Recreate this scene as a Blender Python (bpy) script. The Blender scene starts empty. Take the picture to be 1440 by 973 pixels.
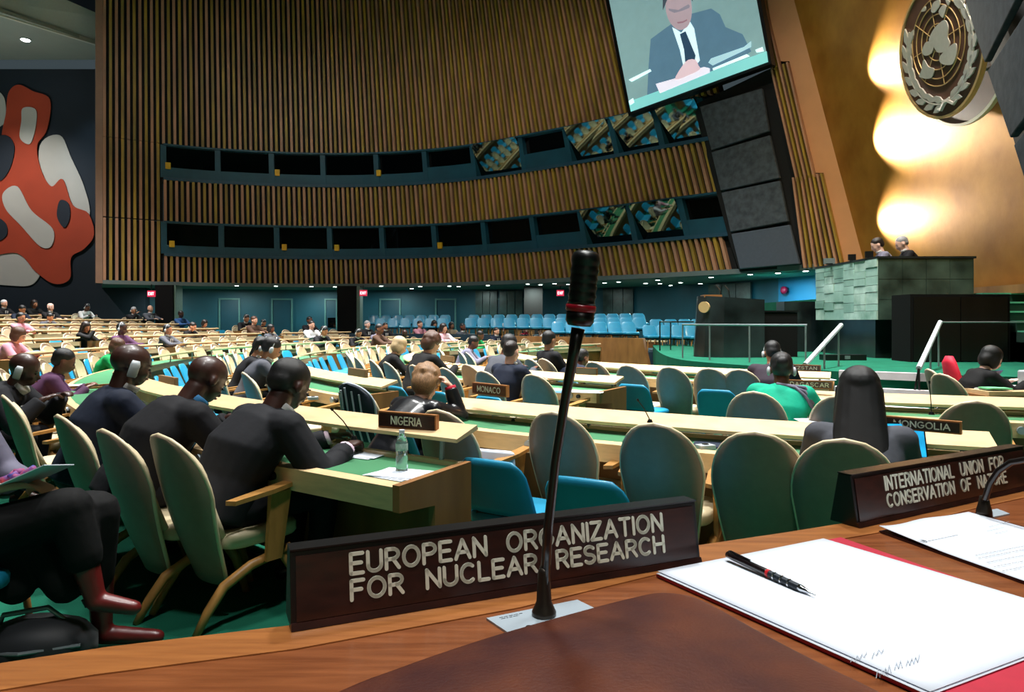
import bpy, bmesh, math, random
from mathutils import Vector, Matrix
random.seed(7)
R_ = math.radians
SC = bpy.context.scene
COL = SC.collection

# ------------------------------------------------------------------ camera
F = 1000.0; HY = 452.0; EYE = 1.5
cam_d = bpy.data.cameras.new('camera'); cam = bpy.data.objects.new('camera', cam_d); COL.objects.link(cam)
cam.location = (0, 0, EYE); cam.rotation_euler = (R_(90), 0, 0)
cam_d.sensor_width = 36; cam_d.lens = 25.0
cam_d.shift_y = -(486.5 - HY) / 1440.0
cam_d.clip_start = 0.02; cam_d.clip_end = 200
SC.camera = cam

# ------------------------------------------------------------------ world, exposure
w = bpy.data.worlds.new('world'); SC.world = w; w.use_nodes = True
w.node_tree.nodes['Background'].inputs[0].default_value = (0.55, 0.75, 0.85, 1)
w.node_tree.nodes['Background'].inputs[1].default_value = 0.08
SC.view_settings.view_transform = 'Standard'; SC.view_settings.look = 'None'
SC.view_settings.gamma = 1; SC.view_settings.use_curve_mapping = False
SC.view_settings.exposure = 0.0

# ------------------------------------------------------------------ large area lights of the hall ceiling, plus added fill
def area(name, loc, size, power, col=(1, 1, 1), rot=(0, 0, 0), spread=180, shape='DISK', sy=None):
    l = bpy.data.lights.new(name, 'AREA'); l.energy = power; l.color = col; l.shape = shape; l.size = size
    if sy: l.size_y = sy
    l.spread = R_(spread)
    o = bpy.data.objects.new(name, l); COL.objects.link(o); o.location = loc; o.rotation_euler = rot
    return o
def spot(name, loc, target, power, angle=60, blend=0.6, col=(1, 1, 1), size=0.1):
    l = bpy.data.lights.new(name, 'SPOT'); l.energy = power; l.color = col; l.spot_size = R_(angle); l.spot_blend = blend
    l.shadow_soft_size = size
    o = bpy.data.objects.new(name, l); COL.objects.link(o); o.location = loc
    d = Vector(target) - Vector(loc); o.rotation_euler = d.to_track_quat('-Z', 'Y').to_euler()
    return o
COOL = (1.0, 1.0, 0.97)
HALL_LIGHTS = [(-11, 17, 1150), (-5, 20, 1250), (-4, 12, 850), (2, 17, 850), (-15, 22, 1000), (1, 8, 560), (4.5, 10.5, 600), (-9, 10, 500), (-1.2, 3.6, 130), (3.4, 2.8, 130), (0.8, -1.5, 200), (2.5, -8.5, 1500)]  # last two added behind the camera to fill foreground and chair backs
for i, (x, y, p) in enumerate(HALL_LIGHTS):
    area('downlight_and_fill_source', (x, y, 15.6), 1.2, p * 1.0, COOL, spread=70)

# ------------------------------------------------------------------ helpers: pixels to places (design time only)
def ray(px, py): return Vector(((px - 720) / F, 1.0, (HY - py) / F))
def at_z(px, py, z):
    r = ray(px, py); return Vector((0, 0, EYE)) + r * ((z - EYE) / r.z)
def at_d(px, py, d): return Vector((0, 0, EYE)) + ray(px, py) * d
def at_plane(px, py, p0, n):
    r = ray(px, py); o = Vector((0, 0, EYE)); return o + r * ((Vector(p0) - o).dot(n) / r.dot(n))

# ------------------------------------------------------------------ materials
def lin(h):
    h = h.lstrip('#'); c = [int(h[i:i+2], 16) / 255 for i in (0, 2, 4)]
    return tuple(x / 12.92 if x <= 0.04045 else ((x + 0.055) / 1.055) ** 2.4 for x in c) + (1,)
MATS = {}
def mat(name, col, rough=0.6, metal=0.0, var=0.12, scale=12.0, bump=0.0, bscale=None, stretch=None, emit=0.0, spec=0.5, trans=0.0, coat=0.0, sheen=0.0, col2=None, alpha=1.0):
    if name in MATS: return MATS[name]
    m = bpy.data.materials.new(name); m.use_nodes = True; nt = m.node_tree; N = nt.nodes; L = nt.links
    b = N['Principled BSDF']; c = lin(col) if isinstance(col, str) else tuple(col) + (1,)
    b.inputs['Roughness'].default_value = rough; b.inputs['Metallic'].default_value = metal
    b.inputs['Specular IOR Level'].default_value = spec
    if trans: b.inputs['Transmission Weight'].default_value = trans
    if coat: b.inputs['Coat Weight'].default_value = coat; b.inputs['Coat Roughness'].default_value = 0.12
    if sheen: b.inputs['Sheen Weight'].default_value = sheen
    tc = N.new('ShaderNodeTexCoord'); mp = N.new('ShaderNodeMapping'); L.new(tc.outputs['Object'], mp.inputs[0])
    if stretch: mp.inputs['Scale'].default_value = stretch
    no = N.new('ShaderNodeTexNoise'); no.inputs['Scale'].default_value = scale; no.inputs['Detail'].default_value = 5
    L.new(mp.outputs[0], no.inputs[0])
    cr = N.new('ShaderNodeValToRGB'); cr.color_ramp.elements[0].position = 0.3; cr.color_ramp.elements[1].position = 0.7
    if col2 is not None:
        c2 = lin(col2); cr.color_ramp.elements[0].color = c2; cr.color_ramp.elements[1].color = c
    else:
        cr.color_ramp.elements[0].color = tuple(max(0, x * (1 - var)) for x in c[:3]) + (1,)
        cr.color_ramp.elements[1].color = tuple(min(1, x * (1 + var)) for x in c[:3]) + (1,)
    L.new(no.outputs[0], cr.inputs[0]); L.new(cr.outputs[0], b.inputs['Base Color'])
    if emit:
        L.new(cr.outputs[0], b.inputs['Emission Color']); b.inputs['Emission Strength'].default_value = emit
    if bump:
        n2 = N.new('ShaderNodeTexNoise'); n2.inputs['Scale'].default_value = bscale or scale * 3; n2.inputs['Detail'].default_value = 4
        L.new(mp.outputs[0], n2.inputs[0])
        bp = N.new('ShaderNodeBump'); bp.inputs['Strength'].default_value = bump; bp.inputs['Distance'].default_value = 0.01
        L.new(n2.outputs[0], bp.inputs['Height']); L.new(bp.outputs[0], b.inputs['Normal'])
    MATS[name] = m; return m

M_wood_light = mat('ledge_wood', '#dcbd90', 0.38, var=0.12, scale=6, stretch=(1, 1, 6), coat=0.15)
M_wood_mid = mat('desk_wood', '#8f6236', 0.45, var=0.25, scale=5, stretch=(1, 1, 0.3))
M_wood_near = mat('near_desk_wood', '#8a4f2a', 0.33, scale=7, stretch=(1.2, 14, 6), col2='#6a3718', bump=0.05, coat=0.25)
M_wood_edge = mat('near_desk_edge', '#a86a36', 0.35, scale=7, stretch=(1.2, 14, 6), col2='#8a5228', coat=0.2)
M_chairwood = mat('chair_wood', '#a8793f', 0.4, var=0.15, scale=8, stretch=(4, 4, 0.6))
M_plate = mat('plate_rosewood', '#3a1a14', 0.33, scale=9, stretch=(0.6, 6, 9), col2='#200d0b', coat=0.3)
M_plate_small = mat('plate_walnut', '#5e3620', 0.4, scale=9, var=0.2, stretch=(0.6, 6, 9))
M_plate_back = mat('plate_plain', '#8a6f50', 0.5, var=0.1)
M_frame_brass = mat('plate_rim', '#a26a3c', 0.4, var=0.1)
M_black = mat('black_plastic', '#0b0b0d', 0.35, var=0.05)
M_blackmatte = mat('black_matte', '#060607', 0.8, var=0.05, spec=0.2)
M_letter = mat('letter_white', '#d9dccb', 0.6, var=0.03)
M_greenlino = mat('desk_linoleum', '#3f7f56', 0.45, var=0.08, scale=4)
M_carpet = mat('green_carpet', '#1a5f4a', 0.95, var=0.14, scale=3, bump=0.3, bscale=120, spec=0.1)
M_shell = mat('shell_beige', '#8b7765', 0.5, var=0.06, scale=20, bump=0.05, bscale=200)
M_shellrim = mat('shell_rim', '#d9c8a4', 0.45, var=0.08)
M_cream = mat('cream_vinyl', '#cdbf9d', 0.5, var=0.06)
M_blue = mat('blue_vinyl', '#1e88ad', 0.42, var=0.08, scale=5, coat=0.1)
M_teal = mat('teal_wall', '#0a4656', 0.55, var=0.22, scale=0.8)
M_tealframe = mat('teal_frame', '#0c4456', 0.5, var=0.15, scale=2)
M_bluewall = mat('blue_wall', '#0d6890', 0.6, var=0.08, scale=1)
M_navy = mat('navy_wall', '#101c28', 0.8, var=0.2, scale=0.5)
M_slat = mat('slat_walnut', '#a8872f', 0.5, var=0.3, scale=3, stretch=(1, 1, 0.2), col2='#77602a')
M_slat2 = mat('slat_rose_lit', '#a67a60', 0.5, scale=3, stretch=(1, 1, 0.2), var=0.2)  # tone of the lit slat sides, put into the colour of alternate slats
M_back = mat('slat_backing', '#0a0a0c', 0.9, var=0.1)
M_ceil = mat('ceiling_paint', '#8f948c', 0.8, var=0.04, scale=1)
M_ceil_dark = mat('ceiling_dark', '#4b4d52', 0.8, var=0.08, scale=1)
M_soffit = mat('soffit_paint', '#5c6a6a', 0.8, var=0.05, scale=1)
M_peach = mat('peach_panel', '#c98f62', 0.6, var=0.05, scale=2)
M_gold = mat('gold_leaf', '#c98f3a', 0.5, metal=0.45, scale=1.1, col2='#a66d22', bump=0.3, bscale=5)
M_acoustic = mat('acoustic_grey', '#444c54', 0.9, scale=6, col2='#2c333b', bump=0.3, bscale=30)
M_acoustic2 = mat('acoustic_plain', '#414a58', 0.9, var=0.06)
M_marble_l = mat('marble_light', '#a8c8be', 0.3, scale=2.2, col2='#7ba193', coat=0.3)
M_marble_l2 = mat('marble_light_b', '#8fb2a6', 0.3, scale=2.6, col2='#688e82', coat=0.3)
M_marble_l3 = mat('marble_light_c', '#bcd4ca', 0.25, scale=3, col2='#7b9f90', coat=0.3)
M_marble_d = mat('marble_dark', '#51665c', 0.28, scale=1.6, col2='#1c2a26', coat=0.3)
M_marble_d2 = mat('marble_black', '#2c3639', 0.28, scale=1.6, col2='#0c1012', coat=0.3)
M_steel = mat('steel', '#8f9aa0', 0.35, metal=0.6, var=0.05)
M_white_rail = mat('white_rail', '#b9c6cc', 0.4, var=0.03)
M_paper = mat('paper', '#d3dae6', 0.7, var=0.02)
M_red = mat('red_folder', '#b02038', 0.55, var=0.06, scale=60)
M_maroon = mat('maroon_folder', '#3c0f1a', 0.45, var=0.1)
M_leather = mat('brown_leather', '#5c2c16', 0.5, scale=9, col2='#300f12', bump=0.1, bscale=260, spec=.35)
M_plastic_g = mat('grey_plastic', '#b0b8bc', 0.4, var=0.03)
M_alu = mat('aluminium_plate', '#a9b6c0', 0.45, metal=0.3, var=0.04)
M_bronze = mat('bronze_base', '#3a332c', 0.35, metal=0.7, var=0.15)
M_micred = mat('mic_red_ring', '#8a1020', 0.3, var=0.05)
M_ink = mat('ink', '#2c2f38', 0.8, var=0.05)
M_pencilmark = mat('pencil_mark', '#aab3bd', 0.8, var=0.1)
M_chrome = mat('chrome', '#c8ccd0', 0.15, metal=1.0, var=0.02)
M_greyline = mat('letterhead_grey', '#a6adb6', 0.8, var=0.05)

# ------------------------------------------------------------------ mesh builder
class MB:
    def __init__(s): s.v = []; s.f = []; s.m = []
    def add(s, vs, fs, mi=0):
        n = len(s.v); s.v += [tuple(v) for v in vs]; s.f += [tuple(i + n for i in f) for f in fs]; s.m += [mi] * len(fs); return s
    def box(s, c, d, mi=0, rz=0, M=None):
        x, y, z = d[0] / 2, d[1] / 2, d[2] / 2
        vs = [Vector((a * x, b * y, e * z)) for a in (-1, 1) for b in (-1, 1) for e in (-1, 1)]
        T = Matrix.Translation(c) @ Matrix.Rotation(rz, 4, 'Z')
        if M: T = M @ T
        return s.add([T @ v for v in vs], [(0, 1, 3, 2), (4, 6, 7, 5), (0, 4, 5, 1), (2, 3, 7, 6), (0, 2, 6, 4), (1, 5, 7, 3)], mi)
    def hexa(s, b, t, mi=0):
        return s.add(list(b) + list(t), [(3, 2, 1, 0), (4, 5, 6, 7), (0, 1, 5, 4), (1, 2, 6, 5), (2, 3, 7, 6), (3, 0, 4, 7)], mi)
    def prism(s, poly, dv, mi=0):
        n = len(poly); dv = Vector(dv); p = [Vector(q) for q in poly]
        vs = p + [q + dv for q in p]
        fs = [tuple(range(n))[::-1], tuple(range(n, 2 * n))] + [(i, (i + 1) % n, n + (i + 1) % n, n + i) for i in range(n)]
        return s.add(vs, fs, mi)
    def tube(s, pts, r, n=8, mi=0, cap=True, sx=1.0, side=None):
        pts = [Vector(p) for p in pts]; k = len(pts)
        rr = r if isinstance(r, (list, tuple)) else [r] * k
        rings = []; prev = None
        for i, p in enumerate(pts):
            t = (pts[min(i + 1, k - 1)] - pts[max(i - 1, 0)])
            if t.length < 1e-9: t = Vector((0, 0, 1))
            t.normalize()
            if prev is None:
                a = Vector(side) if side else (Vector((1, 0, 0)) if abs(t.x) < 0.9 else Vector((0, 1, 0)))
            else: a = prev
            a = (a - t * a.dot(t)); a.normalize(); prev = a; b = t.cross(a)
            rings.append([p + (a * math.cos(2 * math.pi * j / n) * sx + b * math.sin(2 * math.pi * j / n)) * rr[i] for j in range(n)])
        vs = [v for R in rings for v in R]
        fs = [(i * n + j, i * n + (j + 1) % n, (i + 1) * n + (j + 1) % n, (i + 1) * n + j) for i in range(k - 1) for j in range(n)]
        if cap: fs += [tuple(range(n))[::-1], tuple(range((k - 1) * n, k * n))]
        return s.add(vs, fs, mi)
    def loft(s, st, n=14, mi=0):
        # st: (centre, rx vector, ry vector)
        k = len(st); vs = []
        for c, ax, ay in st:
            c = Vector(c); ax = Vector(ax); ay = Vector(ay)
            vs += [c + ax * math.cos(2 * math.pi * j / n) + ay * math.sin(2 * math.pi * j / n) for j in range(n)]
        fs = [(i * n + j, i * n + (j + 1) % n, (i + 1) * n + (j + 1) % n, (i + 1) * n + j) for i in range(k - 1) for j in range(n)]
        fs += [tuple(range(n))[::-1], tuple(range((k - 1) * n, k * n))]
        return s.add(vs, fs, mi)
    def ell(s, c, r, M=None, nu=12, nv=8, mi=0):
        c = Vector(c); vs = [Vector((0, 0, r[2]))]
        for i in range(1, nv):
            a = math.pi * i / nv
            for j in range(nu):
                b = 2 * math.pi * j / nu; vs.append(Vector((r[0] * math.sin(a) * math.cos(b), r[1] * math.sin(a) * math.sin(b), r[2] * math.cos(a))))
        vs.append(Vector((0, 0, -r[2])))
        fs = [(0, 1 + j, 1 + (j + 1) % nu) for j in range(nu)]
        for i in range(nv - 2):
            for j in range(nu):
                a = 1 + i * nu + j; b = 1 + i * nu + (j + 1) % nu; fs.append((a, a + nu, b + nu, b))
        l = len(vs) - 1; o = 1 + (nv - 2) * nu
        fs += [(l, o + (j + 1) % nu, o + j) for j in range(nu)]
        T = Matrix.Translation(c)
        vs = [T @ v for v in vs]
        if M: vs = [M @ v for v in vs]
        return s.add(vs, fs, mi)
    def cap_(s, a, b, ra, rb, n=10, mi=0):
        # rounded tapered capsule for blending
        a = Vector(a); b = Vector(b); d = b - a; L = d.length
        if L < 1e-6: return s.ell(a, (ra, ra, ra), mi=mi)
        u = d / L
        return s.tube([a - u * ra * .95, a - u * ra * .6, a, b, b + u * rb * .6, b + u * rb * .95], [ra * .3, ra * .8, ra, rb, rb * .8, rb * .3], n, mi)
    def mesh(s, name, smooth=False, fix=True):
        me = bpy.data.meshes.new(name); me.from_pydata(s.v, [], s.f); me.update()
        for p, mi in zip(me.polygons, s.m): p.material_index = mi
        if fix:
            bm = bmesh.new(); bm.from_mesh(me); bmesh.ops.recalc_face_normals(bm, faces=bm.faces); bm.to_mesh(me); bm.free()
        if smooth:
            for p in me.polygons: p.use_smooth = True
        return me
def put(name, me, mats=None, parent=None, loc=None, M=None):
    o = bpy.data.objects.new(name, me); COL.objects.link(o)
    if mats:
        if not isinstance(mats, (list, tuple)): mats = [mats]
        if len(me.materials) == 0:
            for m in mats: me.materials.append(m)
    if parent: o.parent = parent
    if loc is not None: o.location = loc
    if M is not None: o.matrix_basis = M
    return o
def obj(name, mb, mats, parent=None, smooth=False, loc=None, bevel=0):
    o = put(name, mb.mesh(name, smooth), mats, parent, loc)
    if bevel:
        b = o.modifiers.new('bevel', 'BEVEL'); b.width = bevel; b.segments = 2; b.limit_method = 'ANGLE'
    return o
def tag(o, label=None, cat=None, group=None, kind=None):
    if label: o['label'] = label
    if cat: o['category'] = cat
    if group: o['group'] = group
    if kind: o['kind'] = kind
    return o
def empty(name, loc, rz=0, label=None, cat=None, group=None, kind=None):
    o = bpy.data.objects.new(name, None); COL.objects.link(o); o.location = loc; o.rotation_euler = (0, 0, rz); o.empty_display_size = 0.1
    return tag(o, label, cat, group, kind)
def copy_tree(o, parent=None):
    c = o.copy(); COL.objects.link(c)
    if parent: c.parent = parent
    for ch in list(o.children): copy_tree(ch, c)
    return c
def clear_props(o):
    for k in ('label', 'category', 'group'):
        if k in o: del o[k]

# ------------------------------------------------------------------ stroke lettering (routed gothic capitals)
def arc(cx, cy, rx, ry, a0, a1, n=8):
    return [(cx + rx * math.cos(R_(a0 + (a1 - a0) * i / n)), cy + ry * math.sin(R_(a0 + (a1 - a0) * i / n))) for i in range(n + 1)]
GL = {
 'A': (.72, [[(0, 0), (.36, 1), (.72, 0)], [(.12, .33), (.60, .33)]]),
 'C': (.68, [arc(.36, .5, .36, .5, 50, 310, 14)]),
 'D': (.64, [[(0, 0), (0, 1), (.28, 1)] + arc(.28, .5, .36, .5, 90, -90, 10) + [(0, 0)]]),
 'E': (.55, [[(.55, 0), (0, 0), (0, 1), (.55, 1)], [(0, .52), (.48, .52)]]),
 'F': (.55, [[(0, 0), (0, 1), (.55, 1)], [(0, .52), (.45, .52)]]),
 'G': (.7, [arc(.36, .5, .36, .5, 50, 350, 14) + [(.7, .45), (.4, .45)]]),
 'H': (.62, [[(0, 0), (0, 1)], [(.62, 0), (.62, 1)], [(0, .52), (.62, .52)]]),
 'I': (.02, [[(.01, 0), (.01, 1)]]),
 'K': (.6, [[(0, 0), (0, 1)], [(.58, 1), (0, .4)], [(.18, .57), (.6, 0)]]),
 'L': (.5, [[(0, 1), (0, 0), (.5, 0)]]),
 'M': (.74, [[(0, 0), (0, 1), (.37, .2), (.74, 1), (.74, 0)]]),
 'N': (.62, [[(0, 0), (0, 1), (.62, 0), (.62, 1)]]),
 'O': (.74, [arc(.37, .5, .37, .5, 0, 360, 20)]),
 'P': (.58, [[(0, 0), (0, 1), (.32, 1)] + arc(.32, .74, .26, .26, 90, -90, 8) + [(0, .48)]]),
 'R': (.6, [[(0, 0), (0, 1), (.32, 1)] + arc(.32, .74, .26, .26, 90, -90, 8) + [(0, .48)], [(.32, .48), (.6, 0)]]),
 'S': (.56, [arc(.28, .75, .27, .25, 30, 270, 10) + arc(.28, .25, .28, .25, 90, -150, 10)]),
 'T': (.6, [[(0, 1), (.6, 1)], [(.3, 1), (.3, 0)]]),
 'U': (.62, [[(0, 1), (0, .32)] + arc(.31, .31, .31, .31, 180, 360, 10) + [(.62, 1)]]),
 'V': (.66, [[(0, 1), (.33, 0), (.66, 1)]]),
 'X': (.6, [[(0, 0), (.6, 1)], [(0, 1), (.6, 0)]]),
 'Y': (.66, [[(0, 1), (.33, .45), (.66, 1)], [(.33, .45), (.33, 0)]]),
 'Z': (.58, [[(0, 1), (.58, 1), (0, 0), (.58, 0)]]),
}
def text_mb(lines, M, th, depth, n=8):
    """lines: (string, u0, u1, v0, height). M maps (u, v, w) to space, w outwards"""
    mb = MB()
    for s, u0, u1, v0, h in lines:
        gap = .24; sp = .95; adv = 0; pl = []
        for ch in s:
            if ch == ' ': adv += sp; continue
            wd, st = GL[ch]; pl.append((adv, st)); adv += wd + gap
        k = (u1 - u0) / (adv - gap)
        for a, st in pl:
            for line in st:
                P = [(u0 + (a + x) * k, v0 + y * h) for x, y in line]
                for (x0, y0), (x1, y1) in zip(P, P[1:]):
                    an = math.atan2(y1 - y0, x1 - x0); t = th / 2
                    poly = [(x1 + t * math.cos(an + R_(q)), y1 + t * math.sin(an + R_(q))) for q in (-90, -45, 0, 45, 90)] + \
                           [(x0 + t * math.cos(an + R_(q)), y0 + t * math.sin(an + R_(q))) for q in (90, 135, 180, 225, 270)]
                    c = [M @ Vector((x, y, 0)) for x, y in poly]; d = (M.to_3x3() @ Vector((0, 0, depth)))
                    mb.prism(c, d)
    return mb
# ================================================================== the hall: rings, floor
CX, CY = 7.0, 15.0
def floor_z(R): return 0.0 if R < 14.4 else 0.07 * (R - 14.4)
def ringp(R, phi, z=0.0):
    a = R_(phi); return Vector((CX - R * math.cos(a), CY - R * math.sin(a), z))
def face_rz(phi): return R_(phi) - math.pi / 2      # local +Y looks at the centre
def phi_px(px, R, near=True):
    a = (px - 720) / F
    # (a d - CX)^2 + (d - CY)^2 = R^2
    A = a * a + 1; B = -2 * (a * CX + CY); C = CX * CX + CY * CY - R * R
    D = B * B - 4 * A * C
    if D < 0: return None
    d = (-B - math.sqrt(D)) / (2 * A) if near else (-B + math.sqrt(D)) / (2 * A)
    if d < 0.3: return None
    return math.degrees(math.atan2(CY - d, CX - a * d))
RINGS = [6.95, 9.0, 11.1, 13.38, 15.6, 17.8, 20.0, 22.2, 24.4, 26.6]

# floor: flat centre and low terraces towards the back rows
fl = MB(); levels = [0, 14.4] + [r - 0.3 for r in RINGS[4:]] + [31]
prev_z = 0.0
nseg = 72
def ring_verts(R, z): return [Vector((CX + R * math.cos(2 * math.pi * j / nseg), CY + R * math.sin(2 * math.pi * j / nseg), z)) for j in range(nseg)]
fl.prism(ring_verts(15.3, -0.2), (0, 0, 0.2))
for i in range(2, len(levels) - 1):
    r0, r1 = levels[i], levels[i + 1]; z = floor_z(r0 + 0.3)
    a = ring_verts(r0, z); b = ring_verts(r1, z); c = ring_verts(r0, prev_z)
    vs = a + b + c; n = nseg
    fl.add(vs, [(j, (j + 1) % n, n + (j + 1) % n, n + j) for j in range(n)] + [(2 * n + j, 2 * n + (j + 1) % n, (j + 1) % n, j) for j in range(n)])
    prev_z = z
floor = tag(obj('floor', fl, M_carpet), kind='structure')

# ------------------------------------------------------------------ slatted side wall (warped: battens lean with the proscenium)
base = [(-16.0, 27.8), (-12.5, 29.7), (-7.35, 30.6), (-2.35, 29.4), (2.1, 26.3), (5.4, 23.4), (7.5, 21.4), (8.6, 19.9)]
def catmull(P, n=24, closed=False):
    out = []; k = len(P)
    rng = range(k) if closed else range(k - 1)
    for i in rng:
        g = (lambda q: P[q % k]) if closed else (lambda q: P[max(0, min(k - 1, q))])
        p0, p1, p2, p3 = [Vector(g(i + e)) for e in (-1, 0, 1, 2)]
        for j in range(n):
            t = j / n; out.append(0.5 * (2 * p1 + (p2 - p0) * t + (2 * p0 - 5 * p1 + 4 * p2 - p3) * t * t + (3 * p1 - p0 - 3 * p2 + p3) * t ** 3))
    if not closed: out.append(Vector(P[-1]))
    return out
BC = catmull(base, 40)
SL = [0.0]
for a, b in zip(BC, BC[1:]): SL.append(SL[-1] + (b - a).length)
LEN = SL[-1]
def wall_at(s, off=0.0, z=3.0):
    s = max(0, min(LEN - 1e-4, s)); lo = 0
    import bisect
    i = max(0, min(len(SL) - 2, bisect.bisect_right(SL, s) - 1)); t = (s - SL[i]) / (SL[i + 1] - SL[i])
    p = BC[i].lerp(BC[i + 1], t)
    i0 = max(0, i - 12); i1 = min(len(BC) - 1, i + 12)
    T = (BC[i1] - BC[i0]).normalized(); Nn = Vector((T.y, -T.x))        # towards the hall
    if Nn.y > 0: Nn = -Nn
    xs = [-16, -8, -2, 2, 5, 8.6]; ss = [0.0, .03, .10, .19, .25, .27]
    sh = ss[0]
    for k in range(5):
        if p.x >= xs[k]:
            q = min(1, (p.x - xs[k]) / (xs[k + 1] - xs[k])); sh = ss[k] + (ss[k + 1] - ss[k]) * q
    q = p - T * sh * (z - 3.0) + Nn * off
    return Vector((q.x, q.y, z))
def s_px(px, z=3.0, off=0.0):
    best = None
    for k in range(0, 1201):
        s = LEN * k / 1200; p = wall_at(s, off, z); e = abs(720 + F * p.x / p.y - px)
        if best is None or e < best[0]: best = (e, s)
    return best[1]
Z_LIP0, Z_LIP1 = 2.97, 3.12
BANDS = [(3.12, 4.17), (5.6, 7.27), (8.75, 16.5)]
WIN = [(4.17, 4.62, 5.6), (7.27, 7.8, 8.75)]
S_BL = s_px(231, 5.0)             # left plain block ends here
S_END = s_px(1034, 3.1)          # slats end where the grey panels start
S_END2 = s_px(1005, 6.4)
PITCH = 0.213
backm = MB()
def strip(mb, s0, s1, z0, z1, off, n=60, mi=0):
    vs = []
    for i in range(n + 1):
        s = s0 + (s1 - s0) * i / n; vs += [wall_at(s, off, z0), wall_at(s, off, z1)]
    mb.add(vs, [(2 * i, 2 * i + 2, 2 * i + 3, 2 * i + 1) for i in range(n)], mi)
def slab(mb, s0, s1, z0, z1, o0, o1, n=60, mi=0):
    vs = []
    for i in range(n + 1):
        s = s0 + (s1 - s0) * i / n; vs += [wall_at(s, o0, z0), wall_at(s, o0, z1), wall_at(s, o1, z0), wall_at(s, o1, z1)]
    fs = []
    for i in range(n):
        a = 4 * i; b = a + 4; fs += [(a, b, b + 1, a + 1), (a + 2, a + 3, b + 3, b + 2), (a, a + 2, b + 2, b), (a + 1, b + 1, b + 3, a + 3)]
    fs += [(0, 1, 3, 2), (4 * n, 4 * n + 2, 4 * n + 3, 4 * n + 1)]
    mb.add(vs, fs, mi)
def one_slat(s, z0, z1, mi):
    mb = MB(); wd = 0.105
    p = [wall_at(s - wd / 2, 0.0, z0), wall_at(s + wd / 2, 0.0, z0), wall_at(s + wd / 2, -0.16, z0), wall_at(s - wd / 2, -0.16, z0)]
    q = [wall_at(s - wd / 2, 0.0, z1), wall_at(s + wd / 2, 0.0, z1), wall_at(s + wd / 2, -0.16, z1), wall_at(s - wd / 2, -0.16, z1)]
    mb.hexa(p, q); return mb
def slat_band(name, s0, s1, z0, z1):
    sw = MB(); slab(sw, s0, s1, z0, z1, -0.17, -0.40)
    root = tag(obj(name, sw, M_back), kind='structure')
    n = int((s1 - s0) / PITCH)
    for i in range(n + 1):
        s = s0 + 0.06 + i * PITCH
        if s > s1 - 0.04: break
        obj('slat', one_slat(s, z0, z1, 0), M_slat if i % 2 else M_slat2, root)
    return root
slat_band('wall_left_upper', 0.0, s_px(1010, 8.75), BANDS[2][0], BANDS[2][1])
slat_band('wall_left_middle', S_BL, S_END2, *BANDS[1])
slat_band('wall_left_lower', S_BL, S_END, *BANDS[0])
slat_band('wall_left_block_top', 0.0, S_BL - 0.02, 5.62, 8.73)
slat_band('wall_left_block_bottom', 0.0, S_BL - 0.02, 3.12, 5.58)
# pale end post of the slatted wall
ep = MB(); ep.hexa([wall_at(0, 0.05, 3.0) + Vector((-.22, -.1, 0)), wall_at(0, 0.05, 3.0), wall_at(0, -.5, 3.0), wall_at(0, -.5, 3.0) + Vector((-.22, -.1, 0))],
                   [wall_at(0, 0.05, 16.5) + Vector((-.22, -.1, 0)), wall_at(0, 0.05, 16.5), wall_at(0, -.5, 16.5), wall_at(0, -.5, 16.5) + Vector((-.22, -.1, 0))])
tag(obj('trim_1', ep, mat('post_rose', '#8a6a58', 0.5, var=.1, scale=2)), kind='structure')
# bottom lip
lp = MB(); slab(lp, 0, LEN, Z_LIP0, Z_LIP1, 0.06, -0.5, 90)
tag(obj('trim_2', lp, M_soffit), kind='structure')

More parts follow.
